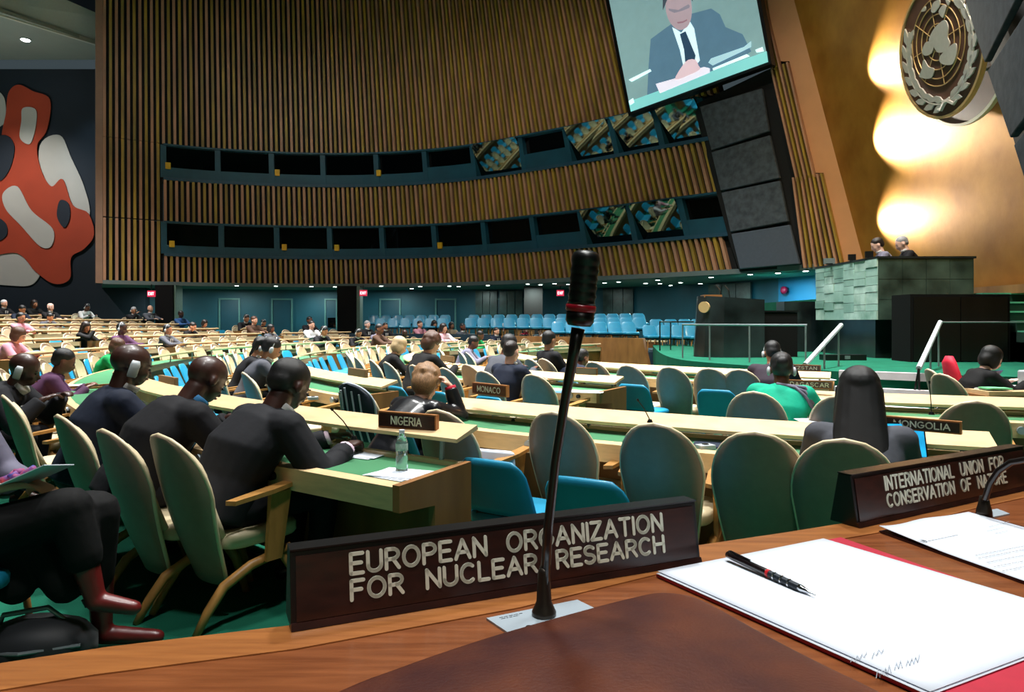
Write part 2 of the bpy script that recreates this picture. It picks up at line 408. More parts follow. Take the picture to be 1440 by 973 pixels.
# ------------------------------------------------------------------ interpreters' booth bands
M_glass = mat('booth_glass', '#020405', 0.04, var=0.0, spec=0.45)
M_mirror = mat('tilted_booth_glass', '#4d5c58', 0.03, metal=1.0, var=0.02)
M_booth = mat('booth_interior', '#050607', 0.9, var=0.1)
M_tag = mat('booth_yellow_tag', '#c79a12', 0.5, var=0.05)
def booth_band(name, z0, zs, z1, s0, s1, mull, tilted, tags, highsill):
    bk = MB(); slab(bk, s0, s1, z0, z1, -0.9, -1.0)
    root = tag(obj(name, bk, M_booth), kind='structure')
    sl_ = MB(); slab(sl_, s0, s1, z0, z0 + .12, 0.04, -0.5); obj('sill', sl_, mat('sill_steel', '#24465a', .4, var=.1), root)
    hd = MB(); slab(hd, s0, s1, z1 - .07, z1, 0.02, -0.5); obj('head_rail', hd, M_tealframe, root)
    ss = [s0] + [s_px(p, (z0 + z1) / 2) for p in mull] + [s1]
    for s in ss:
        m = MB(); wd = .11
        p = [wall_at(s - wd, -0.02, z0 + .1), wall_at(s + wd, -0.02, z0 + .1), wall_at(s + wd, -0.6, z0 + .1), wall_at(s - wd, -0.6, z0 + .1)]
        q = [wall_at(s - wd, -0.02, z1 - .05), wall_at(s + wd, -0.02, z1 - .05), wall_at(s + wd, -0.6, z1 - .05), wall_at(s - wd, -0.6, z1 - .05)]
        m.hexa(p, q); obj('mullion', m, M_tealframe, root)
    for i, (a, b) in enumerate(zip(ss, ss[1:])):
        zz = zs + (0.18 if i in highsill else 0)
        if i in tilted:
            m = MB(); tl = .44 * (z1 - z0 - .19)
            p = [wall_at(a + .1, -0.42, z0 + .12), wall_at(b - .1, -0.42, z0 + .12), wall_at(b - .1, -0.45, z0 + .12), wall_at(a + .1, -0.45, z0 + .12)]
            q = [wall_at(a + .1, -0.42 + tl, z1 - .07), wall_at(b - .1, -0.42 + tl, z1 - .07), wall_at(b - .1, -0.45 + tl, z1 - .07), wall_at(a + .1, -0.45 + tl, z1 - .07)]
            m.hexa(p, q); obj('window_pane', m, M_mirror, root)
        else:
            m = MB(); slab(m, a + .1, b - .1, z0 + .12, zz, -0.04, -0.3, 4); obj('sill_panel', m, M_tealframe, root)
            m = MB(); slab(m, a + .1, b - .1, zz, z1 - .07, -0.25, -0.28, 4); obj('window_pane', m, M_glass, root)
    for p in tags:
        s = s_px(p, zs); m = MB(); slab(m, s - .1, s + .1, zs - .08, zs + .18, 0.04, -0.06, 1); tg = obj('yellow_tag', m, M_tag, root); tg['label'] = 'small yellow channel tag'
    return root
SB2 = s_px(990, 8.0); SB1 = s_px(1026, 4.9)
booth_band('wall_left_upper_booths', *WIN[1], S_BL, SB2, [306, 382, 454, 529, 597, 665, 733, 797, 862, 925], [6, 8, 9, 10], [236, 390, 533], [5, 7])
booth_band('wall_left_lower_booths', *WIN[0], S_BL, SB1, [311, 389, 463, 537, 610, 680, 749, 818, 888, 960], [8, 9], [242, 400, 474, 619], [7, 10])
for k in (0, 2):   # far backing behind everything so that no gap shows
    pass

# ------------------------------------------------------------------ right end of that wall: plane W
W0 = Vector((5.4, 23.4, 3.0)); WT = Vector((0.674, -0.739, 0)); WN = Vector((-0.739, -0.674, 0))
def atW(px, py, off=0.0): return at_plane(px, py, W0 + WN * off, WN)
def plateW(pts, off, th):
    mb = MB(); mb.prism([atW(x, y, off) for x, y in pts], -WN * th); return mb
tag(obj('wall_left_panel_recess', plateW([(975, 148), (1075, 100), (1112, 84), (1190, 371), (1040, 382), (1026, 340)], -0.12, .3), M_back), kind='structure')
for k, (pts, mm) in enumerate([([(984, 150), (1071, 124), (1081, 184), (1000, 211)], M_acoustic), ([(1000, 214), (1082, 190), (1096, 250), (1013, 268)], M_acoustic),
                        ([(1014, 271), (1096, 254), (1108, 311), (1027, 326)], M_acoustic), ([(1028, 329), (1110, 316), (1124, 371), (1040, 378)], M_acoustic2)]):
    pos = ['topmost', 'second from top', 'third from top', 'lowest'][k]
    o = obj('acoustic_panel', plateW(pts, 0.15, .12), mm, bevel=.02)
    o.data.name = 'acoustic_panel'; tag(o, f'{pos} tilted grey panel in the stack right of the booths', 'panel')
# stepped slat piers
def pier(name, topl, topr, botr, botl, n):
    root = tag(obj(name, plateW([topl, topr, botr, botl], 0.0, .3), M_back), kind='structure')
    for i in range(n):
        t0 = (i + .25) / n; t1 = (i + .72) / n
        L = lambda A, B, t: (A[0] + (B[0] - A[0]) * t, A[1] + (B[1] - A[1]) * t)
        obj('slat', plateW([L(topl, topr, t0), L(topl, topr, t1), L(botl, botr, t1), L(botl, botr, t0)], .13, .13), M_slat if i % 2 else M_slat2, root)
pier('wall_left_pier_top', (1050, -60), (1060, -60), (1098, 92), (1084, 97), 3)
pier('wall_left_pier_middle', (1082, 98), (1109, 86), (1147, 248), (1118, 256), 5)
pier('wall_left_pier_bottom', (1112, 250), (1157, 243), (1187, 371), (1128, 377), 8)
# peach proscenium fin
pf = MB(); A = [(1056, -70), (1100, -70), (1213, 345), (1216, 400), (1190, 400), (1158, 243), (1147, 243), (1110, 86), (1098, 86)]
pf.prism([atW(x, y, -.02) for x, y in A], -WN * .4)
tag(obj('wall_left_proscenium', pf, M_peach), kind='structure')
bl = MB(); bl.prism([atW(x, y, .02) for x, y in [(1099, -70), (1103, -70), (1216, 345), (1212, 345)]], -WN * .1)
tag(obj('trim_3', bl, M_blackmatte), kind='structure')

# ------------------------------------------------------------------ under-balcony: back wall, soffit, doors
bw = [(-18.0, 31.2), (-16.4, 31.6), (-12, 32.8), (-7.9, 33.2), (-2.6, 33.0), (2.55, 31.9), (6.6, 28.8), (8.6, 25.4), (9.8, 22.2), (10.2, 20.5)]
BW = catmull(bw, 12)
def wall_strip(pts, z0, z1, th=.25):
    mb = MB(); n = len(pts); vs = []
    for i, p in enumerate(pts):
        t = (pts[min(i + 1, n - 1)] - pts[max(i - 1, 0)]).normalized(); nn = Vector((t.y, -t.x)) * -1
        if nn.y < 0: nn = -nn
        vs += [(p.x, p.y, z0), (p.x, p.y, z1), (p.x + nn.x * th, p.y + nn.y * th, z0), (p.x + nn.x * th, p.y + nn.y * th, z1)]
    fs = []
    for i in range(n - 1):
        a = 4 * i; b = a + 4; fs += [(a, b, b + 1, a + 1), (a + 2, a + 3, b + 3, b + 2), (a, a + 2, b + 2, b), (a + 1, b + 1, b + 3, a + 3)]
    mb.add(vs, fs + [(0, 1, 3, 2), (4 * n - 4, 4 * n - 2, 4 * n - 1, 4 * n - 3)]); return mb
isplit = 12 * 7 + 4
tag(obj('wall_left_back', wall_strip(BW[:isplit + 1], -.2, 3.0), M_teal), kind='structure')
tag(obj('wall_left_back_blue', wall_strip(BW[isplit:], -.2, 3.0), M_bluewall), kind='structure')
sf = MB(); n = 60; vs = []
for i in range(n + 1):
    a = wall_at(LEN * i / n, -.3, 2.97); j = int((len(BW) - 1) * i / n); b = BW[j]; vs += [a, Vector((b.x, b.y, 2.97)), a + Vector((0, 0, .1)), Vector((b.x, b.y, 3.07))]
sf.add(vs, [(4 * i, 4 * i + 4, 4 * i + 5, 4 * i + 1) for i in range(n)] + [(4 * i + 2, 4 * i + 3, 4 * i + 7, 4 * i + 6) for i in range(n)])
tag(obj('ceiling_under_gallery', sf, M_soffit), kind='structure')
# recessed soffit lamps
M_lamp = mat('lamp_glow', '#f4fff8', .5, var=0, emit=14)
lampmesh = MB(); lampmesh.tube([(0, 0, -.015), (0, 0, .01)], .075, 12); lm = lampmesh.mesh('lens', False); lm.materials.append(M_lamp)
rimm = MB(); rimm.tube([(0, 0, -.02), (0, 0, .012)], .105, 14); rm = rimm.mesh('rim'); rm.materials.append(M_soffit)
cnt = 0
for (px, py) in [(240, 404.5), (333, 401), (388, 401.5), (438, 402), (471, 402.5), (536, 401.5), (591, 402), (579, 405), (632, 401.5), (645, 402), (686, 400.5), (742, 398.5), (760, 399.5), (780, 398), (799, 399), (850, 397), (870, 395.5), (908, 397.5), (928, 398), (925, 393), (943, 400.5), (957, 396.5), (985, 398), (975, 401), (1000, 389), (1055, 385), (1094, 383), (1133, 380), (1015, 403)]:
    p = at_z(px, py, 2.96)
    if p.y < 12: continue
    t = empty('soffit_light', (p.x, p.y, 2.955), 0, 'small round recessed lamp in the soffit under the gallery', 'ceiling light', 'recessed lamps under the gallery')
    put('rim', rm, None, t); put('lens', lm, None, t, loc=(0, 0, -.012)); cnt += 1
for s in [.06, .16, .27, .38, .5, .6, .7, .78, .86, .93]:
    a = wall_at(LEN * s, -1.2, 2.9); area('soffit_source', (a.x, a.y, 2.9), .35, 75, (0.75, 1.0, 0.95))
area('soffit_source', (8.2, 22.6, 2.9), .5, 110, (0.5, 0.85, 1.0))
# door frames on the back wall
M_doorframe = mat('door_frame', '#4c7270', .5, var=.1); M_door = mat('door_leaf', '#093a4a', .5, var=.1, scale=2)
def bwpt(px):
    best = min(range(len(BW)), key=lambda i: abs(720 + F * BW[i].x / BW[i].y - px)); i = max(1, min(len(BW) - 2, best))
    t = (BW[i + 1] - BW[i - 1]).normalized(); a = (px - 720) / F; p = BW[i]; s = (a * p.y - p.x) / (t.x - a * t.y); q = p + t * s
    return Vector((q.x, q.y, 0)), math.atan2(t.y, t.x)
for k, (px, wpx) in enumerate([(323, 26), (397, 27), (466, 16), (549, 28), (627, 28), (706, 34), (740, 12)]):
    p, a = bwpt(px); zf = .45 if p.x < 0 else .2; wd = wpx * p.y / F
    root = empty(f'door_{k+1}', (p.x, p.y, 0), a, kind='structure')
    m = MB(); m.box((-wd / 2, -.05, 1.25), (.07, .1, 2.5)); m.box((wd / 2, -.05, 1.25), (.07, .1, 2.5)); m.box((0, -.05, 2.53), (wd + .07, .1, .07)); obj('door_frame', m, M_doorframe, root)
    m = MB(); m.box((0, -.03, 1.25), (wd - .08, .05, 2.46)); obj('door_leaf', m, M_door, root)
    if k in (2, 3):
        m = MB(); m.box((0.1, -.07, 1.45), (.5, .03, .45)); obj('door_window', m, M_glass, root)
# marble cladding patches under the gallery
for (p0, p1) in [(669, 700), (703, 736), (850, 893), (1000, 1060)]:
    a, an = bwpt(p0); b, _ = bwpt(p1); c = (a + b) / 2; L = (b - a).length; an = math.atan2(b.y - a.y, b.x - a.x)
    t = empty('trim_4', (c.x, c.y, 0), an, kind='structure')
    nx = 3
    for i in range(nx):
        m = MB(); m.box(((-.5 + (i + .5) / nx) * L, -.12, 1.45), (L / nx - .03, .06, 2.9)); obj('marble_slab', m, mat('marble_mid', '#3c5250', .3, scale=3, col2='#182424'), t)
# black piers, and a black box standing in for a dark opening
def bpier(name, px0, px1, d, mm, z1=2.97):
    x0 = (px0 - 720) / F * d; x1 = (px1 - 720) / F * d
    m = MB(); m.box(((x0 + x1) / 2, d + .3, z1 / 2), (x1 - x0, .6, z1)); return tag(obj(name, m, mm), kind='structure')
bpier('wall_left_column_1', 474, 501, 29.4, M_blackmatte); bpier('wall_left_column_2', 501.5, 506, 29.4, mat('pale_edge', '#5c7268', .6, var=.1))
bpier('wall_left_dark_opening', 218, 243, 28.6, M_blackmatte); bpier('wall_left_column_4', 243.5, 247, 28.7, MATS['pale_edge'])
bpier('wall_left_column_5', 737, 763, 29.5, mat('dark_brown_pier', '#1a100e', .6, var=.2))
# exit signs
M_exit = mat('exit_red', '#b0233e', .5, var=.02, emit=1.3)
M_exitw = mat('exit_letters', '#ffd0d8', .5, var=0, emit=2.0)
for (px, py, d, lb) in [(213, 413, 28.0, 'red exit sign beside the dark opening left of the gallery wall'), (511, 412, 29.0, 'red exit sign right of the black column'), (788, 412, 29.5, 'red exit sign right of the brown pier, behind the microphone head')]:
    p = at_d(px, py, d); t = empty('exit_sign', p, 0, lb, 'sign'); t.location = p
    m = MB(); m.box((0, 0, 0), (.3, .06, .24)); obj('sign_panel', m, M_exit, t)
    tm = text_mb([('EXIT', -.11, .11, -.05, .1)], Matrix(((1, 0, 0, 0), (0, 0, -1, -.032), (0, 1, 0, 0), (0, 0, 0, 1))), .018, .006); obj('lettering', tm, M_exitw, t)
    m = MB(); m.box((0, 0, (2.97 - p.z + .12) / 2), (.03, .03, max(.02, 2.97 - p.z - .12))); obj('hanger', m, M_black, t)
q_, an_ = bwpt(1101); p = at_d(1101, 408, q_.y - .3); t = empty('alarm_bell', p, an_, 'round red alarm on the blue wall behind the rostrum', 'alarm')
m = MB(); m.tube([(0, .1, 0), (0, 0, 0), (0, -.05, 0)], [.13, .13, .07], 16); obj('dome', m, mat('alarm_red', '#8a1238', .4, var=.05), t, True)

# ------------------------------------------------------------------ far left wall and ceiling
nw = MB(); nw.box((-26, 31.2, 6.0), (20, .4, 13.0)); tag(obj('wall_rear', nw, M_navy), kind='structure')
# ceiling over the rear, sloping beam, dark upper ceiling
def at_zz(px, py, z): return at_z(px, py, z)
ZC = 13.05
cm = MB(); P = [at_z(-40, 15, ZC), at_z(137, 62, ZC), Vector((-16.8, 31.4, ZC)), Vector((-36, 31.4, ZC)), Vector((-36, 10, ZC)), ]
P = [at_z(-60, 2, ZC), at_z(0, 17, ZC), at_z(150, 66, ZC), Vector((-16.6, 31.4, ZC)), Vector((-36, 31.4, ZC)), Vector((-36, at_z(-60, 2, ZC).y, ZC))]
cm.prism(P, (0, 0, .15)); tag(obj('ceiling_rear', cm, M_ceil), kind='structure')
a0 = at_z(-120, -16, ZC); a1 = at_z(150, 66, ZC); d = Vector((0.0, -1.3, 0))
bm_ = MB(); up = Vector((0, 0, 1.7)); inn = Vector((.3, -.35, 0))
bm_.hexa([a0 + inn * 0, a1 + inn * 0, a1 + Vector((.2, .3, 0)), a0 + Vector((0, .3, 0))], [a0 + up + inn, a1 + up * .62 + inn, a1 + up * .62 + Vector((.2, .3, 0)), a0 + up + Vector((0, .3, 0))])
tag(obj('trim_5', bm_, mat('beam_paint', '#a2aaa6', .7, var=.03)), kind='structure')
tr = MB(); tr.hexa([a0 + Vector((0, -.12, -.06)), a1 + Vector((0, -.12, -.06)), a1 + Vector((0, .1, -.06)), a0 + Vector((0, .1, -.06))], [a0 + Vector((0, -.12, .12)), a1 + Vector((0, -.12, .12)), a1 + Vector((0, .1, .12)), a0 + Vector((0, .1, .12))])
tag(obj('trim_6', tr, mat('beam_edge', '#b4b4a8', .7, var=.03)), kind='structure')
mc = MB(); mc.box((0, 8, 16.2), (70, 60, .2)); tag(obj('ceiling', mc, M_ceil_dark), kind='structure')
p = at_z(36, 55, ZC)
t = empty('ceiling_light', (p.x, p.y, ZC - .01), 0, 'bright recessed lamp in the pale ceiling above the mural', 'ceiling light')
m = MB(); m.tube([(0, 0, -.03), (0, 0, .02)], .2, 16); obj('rim', m, M_ceil, t)
m = MB(); m.tube([(0, 0, -.045), (0, 0, .0)], .16, 16); obj('lens', m, mat('lamp_bright', '#ffffff', .5, var=0, emit=30), t)
spot('mural_source', (-17.5, 27.6, 11.6), (-17.8, 31, 8.0), 300, 60, .9, (0.6, 0.85, 1.0))
spot('mural_source', (-21.5, 24.0, 12.2), (-20.5, 31, 4.5), 2400, 62, .8, (1, .98, .95))
area('ceiling_wash', (-22, 24, 5.5), 3, 260, (.85, 1, .95), (math.pi, 0, 0))
HALL = [(x, y) for x, y, _ in HALL_LIGHTS]
for (x, y) in HALL:  # the last two housings belong to the added fill lamps
    t = empty('ceiling_light', (x, y, 16.1), 0, 'broad round hall lamp above the frame, the two behind the camera added as fill', 'ceiling light', 'broad round lamps of the hall ceiling')
    m = MB(); m.tube([(0, 0, -.28), (0, 0, 0)], [.75, .7], 20); obj('housing', m, M_ceil, t)

# rear and side closures outside the picture
for nm, c, dd in [('wall_right', (14.5, 5, 8), (.3, 40, 16.4)), ('wall_front', (0, -14, 8), (60, .3, 16.4)), ('wall_far', (-36, 8, 8), (.3, 50, 16.4))]:
    m = MB(); m.box(c, dd); tag(obj(nm, m, mat('pale_bounce_wall', '#a08f78', .8, var=.2, scale=1)), kind='structure')  # wall colour lightened to bounce fill onto the chair backs

# ------------------------------------------------------------------ gold wall, emblem
GN = Vector((-1, 0, -.17)).normalized(); G0 = Vector((9.6, 15, 2.0))
def atG(px, py, off=0.0): return at_plane(px, py, G0 + GN * off, GN)
def gpt(y, z, off=0.0): return Vector((9.6 - .17 * (z - 2.0), y, z)) + GN * off
g = MB(); ys = [20.6, 17, 13, 9, 5]
for a, b in zip(ys, ys[1:]): g.hexa([gpt(a, .0), gpt(b, .0), gpt(b, .0, -.3), gpt(a, .0, -.3)], [gpt(a, 16.2), gpt(b, 16.2), gpt(b, 16.2, -.3), gpt(a, 16.2, -.3)])
tag(obj('wall_stage', g, M_gold), kind='structure')
GU = Vector((0, -1, 0)); GV = GN.cross(GU); GV = GV if GV.z > 0 else -GV
def EM(off):
    c = gpt(13.75, 6.85, off); return Matrix(((GU.x, GV.x, GN.x, c.x), (GU.y, GV.y, GN.y, c.y), (GU.z, GV.z, GN.z, c.z), (0, 0, 0, 1)))
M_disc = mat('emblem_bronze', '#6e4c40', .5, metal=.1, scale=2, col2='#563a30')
M_silver = mat('emblem_silver', '#d8d2ce', .35, metal=.2, var=.05)
M_goldring = mat('emblem_gold', '#d4b07c', .4, metal=.2, var=.05)
em = empty('emblem', gpt(13.75, 6.85, .1), 0, 'large round bronze world-map emblem with laurel branches on the gold wall', 'emblem')
emi = Matrix.Translation(-Vector(em.location))
def ering(off, r0, r1, d, mm, nm, seg=64):
    mb = MB(); Mx = emi @ EM(off); vs = []
    for j in range(seg):
        a = 2 * math.pi * j / seg
        for r in (r0, r1):
            for w_ in (0, d): vs.append(Mx @ Vector((r * math.cos(a), r * math.sin(a), w_)))
    fs = []
    for j in range(seg):
        a = 4 * j; b = 4 * ((j + 1) % seg); fs += [(a, b, b + 1, a + 1), (a + 2, a + 3, b + 3, b + 2), (a + 1, b + 1, b + 3, a + 3), (a, a + 2, b + 2, b)]
    mb.add(vs, fs); return obj(nm, mb, mm, em)
def edisc(off, r, d, mm, nm):
    mb = MB(); Mx = emi @ EM(off); mb.prism([Mx @ Vector((r * math.cos(2 * math.pi * j / 64), r * math.sin(2 * math.pi * j / 64), 0)) for j in range(64)], Mx.to_3x3() @ Vector((0, 0, d))); return obj(nm, mb, mm, em)
edisc(.12, 1.46, .06, M_disc, 'shadow_disc'); ering(.12, 1.46, 1.52, .09, mat('halo_rim_pale', '#d8d0b4', .4, var=.05), 'shadow_halo_rim')  # rear disc and pale rim stand in for the emblem's shadow halo
edisc(.45, 1.26, .07, M_disc, 'disc'); ering(.45, 1.26, 1.31, .1, M_goldring, 'gold_rim')
m = MB()
for ang in (45, 135, 225, 315):
    Mx = emi @ EM(.18); c = Vector((math.cos(R_(ang)), math.sin(R_(ang)), 0)); m.tube([Mx @ (c * 1.0), Mx @ (c * 1.0 + Vector((0, 0, .3)))], .03, 8)
obj('spacer', m, M_steel, em)
gm = MB(); Mx = emi @ EM(.525)
def flat_ring(mb, cx, cy, r, wdt, d=.02, seg=48):
    P = [Vector((cx + r * math.cos(2 * math.pi * j / seg), cy + r * math.sin(2 * math.pi * j / seg), d / 2)) for j in range(seg + 1)]
    mb.tube([Mx @ p for p in P], wdt, 5, cap=False)
CYM = .14
for r in (.17, .34, .51, .68, .82): flat_ring(gm, 0, CYM, r, .011)
for k in range(8):
    a = R_(k * 45); r0 = .17
    gm.tube([Mx @ Vector((r0 * math.cos(a), CYM + r0 * math.sin(a), .01)), Mx @ Vector((.82 * math.cos(a), CYM + .82 * math.sin(a), .01))], .009, 5)
obj('map_grid', gm, M_goldring, em)
land = MB()
def blob(mb, Mx, pts, d, n=4):
    P = catmull([(x, y, 0) for x, y in pts], n, True); mb.prism([Mx @ Vector((p.x, p.y, 0)) for p in P], Mx.to_3x3() @ Vector((0, 0, d)))
LAND = [  # rough polar azimuthal continents
 [(-.21, .14), (0, .27), (.32, .30), (.40, .14), (.34, -.03), (.37, -.17), (.21, -.25), (0, -.2), (-.1, -.06), (-.16, .06)],
 [(-.48, 0), (-.35, .12), (-.21, .1), (-.1, -.03), (-.21, -.13), (-.4, -.11)],
 [(-.48, -.16), (-.37, -.34), (-.21, -.45), (-.32, -.57), (-.5, -.54), (-.71, -.42), (-.61, -.34)],
 [(.05, -.28), (.32, -.22), (.53, -.23), (.5, -.42), (.34, -.55), (.1, -.47), (0, -.37)],
 [(.29, .36), (.21, .51), (.37, .57), (.44, .50), (.36, .4)],
 [(0, .62), (.1, .73), (.28, .7), (.26, .6), (.08, .55)],
 [(-.3, .74), (-.16, .78), (-.18, .70)], [(.46, .62), (.56, .55), (.50, .50)]]
for P_ in LAND:
    land = MB(); blob(land, emi @ EM(.535), [(x, y + CYM) for x, y in P_], .02); obj('continent', land, M_silver, em)
lf = MB(); Ml = emi @ EM(.53)
for sgn in (-1, 1):
    for k in range(8):
        a = R_(262 - sgn * 0 + sgn * (14 + k * 15.5)) if sgn > 0 else R_(278 - (14 + k * 15.5))
        r = 1.0; cx, cy = r * math.cos(a), r * math.sin(a); ta = a + (math.pi / 2) * sgn
        for side in (-1, 1):
            da = ta + side * .38; L = .36; wv = .08
            bx, by = cx + .02 * side * math.cos(a), cy + .02 * side * math.sin(a)
            P_ = [(0, 0), (L * .35, wv), (L * .75, wv * .7), (L, 0), (L * .7, -wv * .6), (L * .3, -wv * .7)]
            Q = [(bx + x * math.cos(da) - y * math.sin(da), by + x * math.sin(da) + y * math.cos(da)) for x, y in P_]
            lf.prism([Ml @ Vector((x, y, .0)) for x, y in Q], Ml.to_3x3() @ Vector((0, 0, .03)))
    a0_, a1_ = (262, 400) if sgn > 0 else (278, 140)
    lf.tube([Ml @ Vector((1.03 * math.cos(R_(a0_ + (a1_ - a0_) * i / 14)), 1.03 * math.sin(R_(a0_ + (a1_ - a0_) * i / 14)), .015)) for i in range(15)], .02, 5)
    lf.tube([Ml @ Vector((sgn * .12, -.98, .02)), Ml @ Vector((-sgn * .06, -1.02, .02)), Ml @ Vector((-sgn * .2, -1.12, .02)), Ml @ Vector((-sgn * .3, -1.08, .02))], [.03, .045, .04, .02], 5)
obj('laurel_branches', lf, M_silver, em)
# lamps washing the gold wall from behind the proscenium edge
WARM = (1.0, .86, .55)
for z, pw in [(3.3, 260), (5.2, 480), (7.4, 380), (9.5, 180)]:
    p = gpt(16.9, z, .55); pass
for (wx, wy), pw, nm_ in [((1280, 300), 1300, 'lowest'), ((1276, 176), 3400, 'middle'), ((1268, 66), 1500, 'topmost')]:
    b = atG(wx, wy); a = b + Vector((0, 1.9, 0)) + GN * .5; 
    spot('gold_wash_source', a + Vector((0, -.06, 0)), b, pw * .6, 80, 1.0, (1, .93, .78), .06)
spot('gold_wash_source', (5.0, 6.0, 15.3), (9.4, 12.5, 5.0), 5200, 70, .8, (1, .82, .5), .3)
spot('panel_source', (0.0, 8.0, 15.3), (8.8, 19.6, 6.0), 2600, 34, .8, (1, .9, .75), .3)
for (sx, sy, tx, ty, pw) in [(-10, 16, -12, 29, 1500), (-6, 18, -5, 30, 1700), (0, 17, 0, 28, 1500), (1, 14, 4.5, 24, 1200)]:  # spots added to brighten the slatted wall
    spot('wall_fill_source', (sx, sy, 15.4), (tx, ty, 6.5), pw * .6, 70, .9, (1, .95, .85), .3)
spot('marble_source', (1.0, 10.0, 15.3), (6.9, 14.6, 2.0), 3200, 18, .8, (.95, 1, 1), .2)

# ------------------------------------------------------------------ right-hand tilted panel array (nearer)
K0 = Vector((7.4, 11.1, 3)); KT = Vector((-.4, -.917, 0)).normalized(); KN = Vector((-.917, .4, 0)).normalized()
def atK(px, py, off=0.0): return at_plane(px, py, K0 + KN * off, KN)
KP = [[(1361, -60), (1392, -60), (1432, -8), (1384, 88), (1357, 0)], [(1444, 14), (1500, -60), (1520, 60), (1420, 194), (1388, 100)], [(1425, 204), (1540, 60), (1560, 160), (1452, 290)]]
M_acoustic_r = mat('acoustic_dark', '#2b3238', 0.95, scale=6, col2='#1e242a', bump=0.3, bscale=30, spec=.1)
kb = MB(); kb.prism([atK(x, y, -.15) for x, y in [(1350, -60), (1600, -60), (1600, 200), (1456, 300)]], -KN * .3 if KN.dot(Vector((0, 0, 0)) - K0) > 0 else KN * .3)
tag(obj('wall_right_panel_recess', kb, M_back), kind='structure')
sg = 1 if KN.dot(-K0) > 0 else -1
for k, pts in enumerate(KP):
    mb = MB(); mb.prism([atK(x, y, .1 * sg) for x, y in pts], KN * .1 * -sg)
    tag(obj('acoustic_panel', mb, M_acoustic_r, bevel=.02), ['upper dark grey panel cut off by the top right corner', 'middle dark grey panel at the right edge beside the emblem', 'lowest dark grey panel at the right edge over the gold wall'][k], 'panel')

# ------------------------------------------------------------------ mural (plain free shapes, thin relief boards)
MU0 = Vector((-20, 30.98, 0)); MUN = Vector((0, -1, 0))
def atM(px, py, off=0.0): return at_plane(px, py, MU0 + MUN * off, MUN)
mu = empty('mural', atM(60, 398), 0, 'tall abstract mural of red and white rounded shapes on the dark wall', 'mural')
mui = Matrix.Translation(-Vector(mu.location))
def mshape(pts, off, mm, nm):
    P = catmull([atM(x, y, off) for x, y in pts], 6, True); mb = MB(); mb.prism([mui @ p for p in P], MUN * -.03); return obj(nm, mb, mm, mu)
M_mred = mat('mural_red', '#a83c20', .8, var=.08, scale=1); M_mwhite = mat('mural_white', '#b4b0aa', .8, var=.05, scale=1); M_mdark = mat('mural_dark', '#1a222e', .8, var=.05)
mshape([(56, 205), (84, 190), (100, 222), (118, 262), (126, 302), (108, 326), (84, 296), (60, 268)], .04, M_mwhite, 'white_shape')
mshape([(-30, 350), (20, 352), (56, 374), (48, 398), (22, 402), (-30, 392)], .04, M_mwhite, 'white_shape')
mshape([(-30, 120), (0, 130), (8, 150), (4, 175), (-30, 180)], .04, M_mwhite, 'white_shape')
mshape([(12, 130), (26, 119), (46, 128), (70, 140), (66, 182), (52, 205), (58, 240), (72, 262), (88, 252), (102, 288), (124, 300), (132, 330), (118, 350), (100, 362), (98, 392), (76, 399), (50, 382), (24, 356), (-30, 352), (-30, 250), (8, 240), (2, 196), (8, 160)], .09, M_mred, 'red_shape')
mshape([(32, 152), (50, 154), (50, 178), (42, 202), (28, 194), (30, 170)], .14, M_mwhite, 'white_shape')
mshape([(4, 272), (24, 262), (44, 296), (74, 322), (72, 346), (56, 346), (30, 318), (8, 294)], .14, M_mwhite, 'white_shape')
mshape([(-12, 200), (8, 190), (20, 206), (14, 236), (0, 254), (-14, 244)], .14, M_mdark, 'dark_shape')
mshape([(84, 282), (96, 286), (98, 306), (90, 320), (80, 304)], .14, M_mdark, 'dark_shape')
mshape([(-14, 304), (6, 312), (10, 328), (0, 338), (-14, 334)], .14, M_mdark, 'dark_shape')

# ------------------------------------------------------------------ big screen
SO = .55
scr = empty('projection_screen', atW(886, 157, SO), 0, 'large tilted projection screen showing a man in a suit reading at a desk', 'screen')
sci = Matrix.Translation(-Vector(scr.location))
def sshape(pts, off, mm, nm, th=.01, smooth_=0, lab=None):
    P = [atW(x, y, SO + off) for x, y in pts]
    if smooth_: P = catmull(P, smooth_, True)
    mb = MB(); mb.prism([sci @ p for p in P], -WN * th); o = obj(nm, mb, mm, scr)
    return o
def em_mat(n, c, s=1.0): return mat(n, c, .6, var=.03, emit=s, scale=3, spec=0)
sshape([(838, -68), (1054, -92), (1085, 90), (884, 163)], -.02, M_black, 'screen_frame', .25)
sshape([(845, -60), (1048, -85), (1080, 87), (887, 157)], .0, em_mat('screen_bg', '#7fa0a2', .75), 'picture')
sshape([(884, 143), (1078, 72), (1080, 87), (887, 157)], .02, em_mat('screen_desk', '#7cc6c4', .9), 'pictured_desk')
sshape([(910, 135), (912, 95), (915, 55), (938, 38), (962, 22), (1000, 12), (1012, 20), (1020, 38), (1044, 48), (1056, 72), (1040, 84), (980, 108), (925, 130)], .015, em_mat('screen_suit', '#587a90', .75), 'pictured_suit')
sshape([(945, 38), (952, 42), (958, 46), (970, 30), (976, 40), (984, 85), (978, 92), (962, 98), (956, 70)], .025, em_mat('screen_shirt', '#d4ecf2', .95), 'pictured_shirt')
sshape([(956, 48), (964, 44), (978, 78), (976, 90), (964, 92), (962, 70)], .03, em_mat('screen_tie', '#35506a', .6), 'pictured_tie')
sshape([(936, 4), (938, 22), (944, 34), (954, 42), (966, 38), (972, 24), (972, 4), (966, -14), (944, -14)], .035, em_mat('screen_skin', '#a9969e', .85), 'pictured_face', smooth_=3)
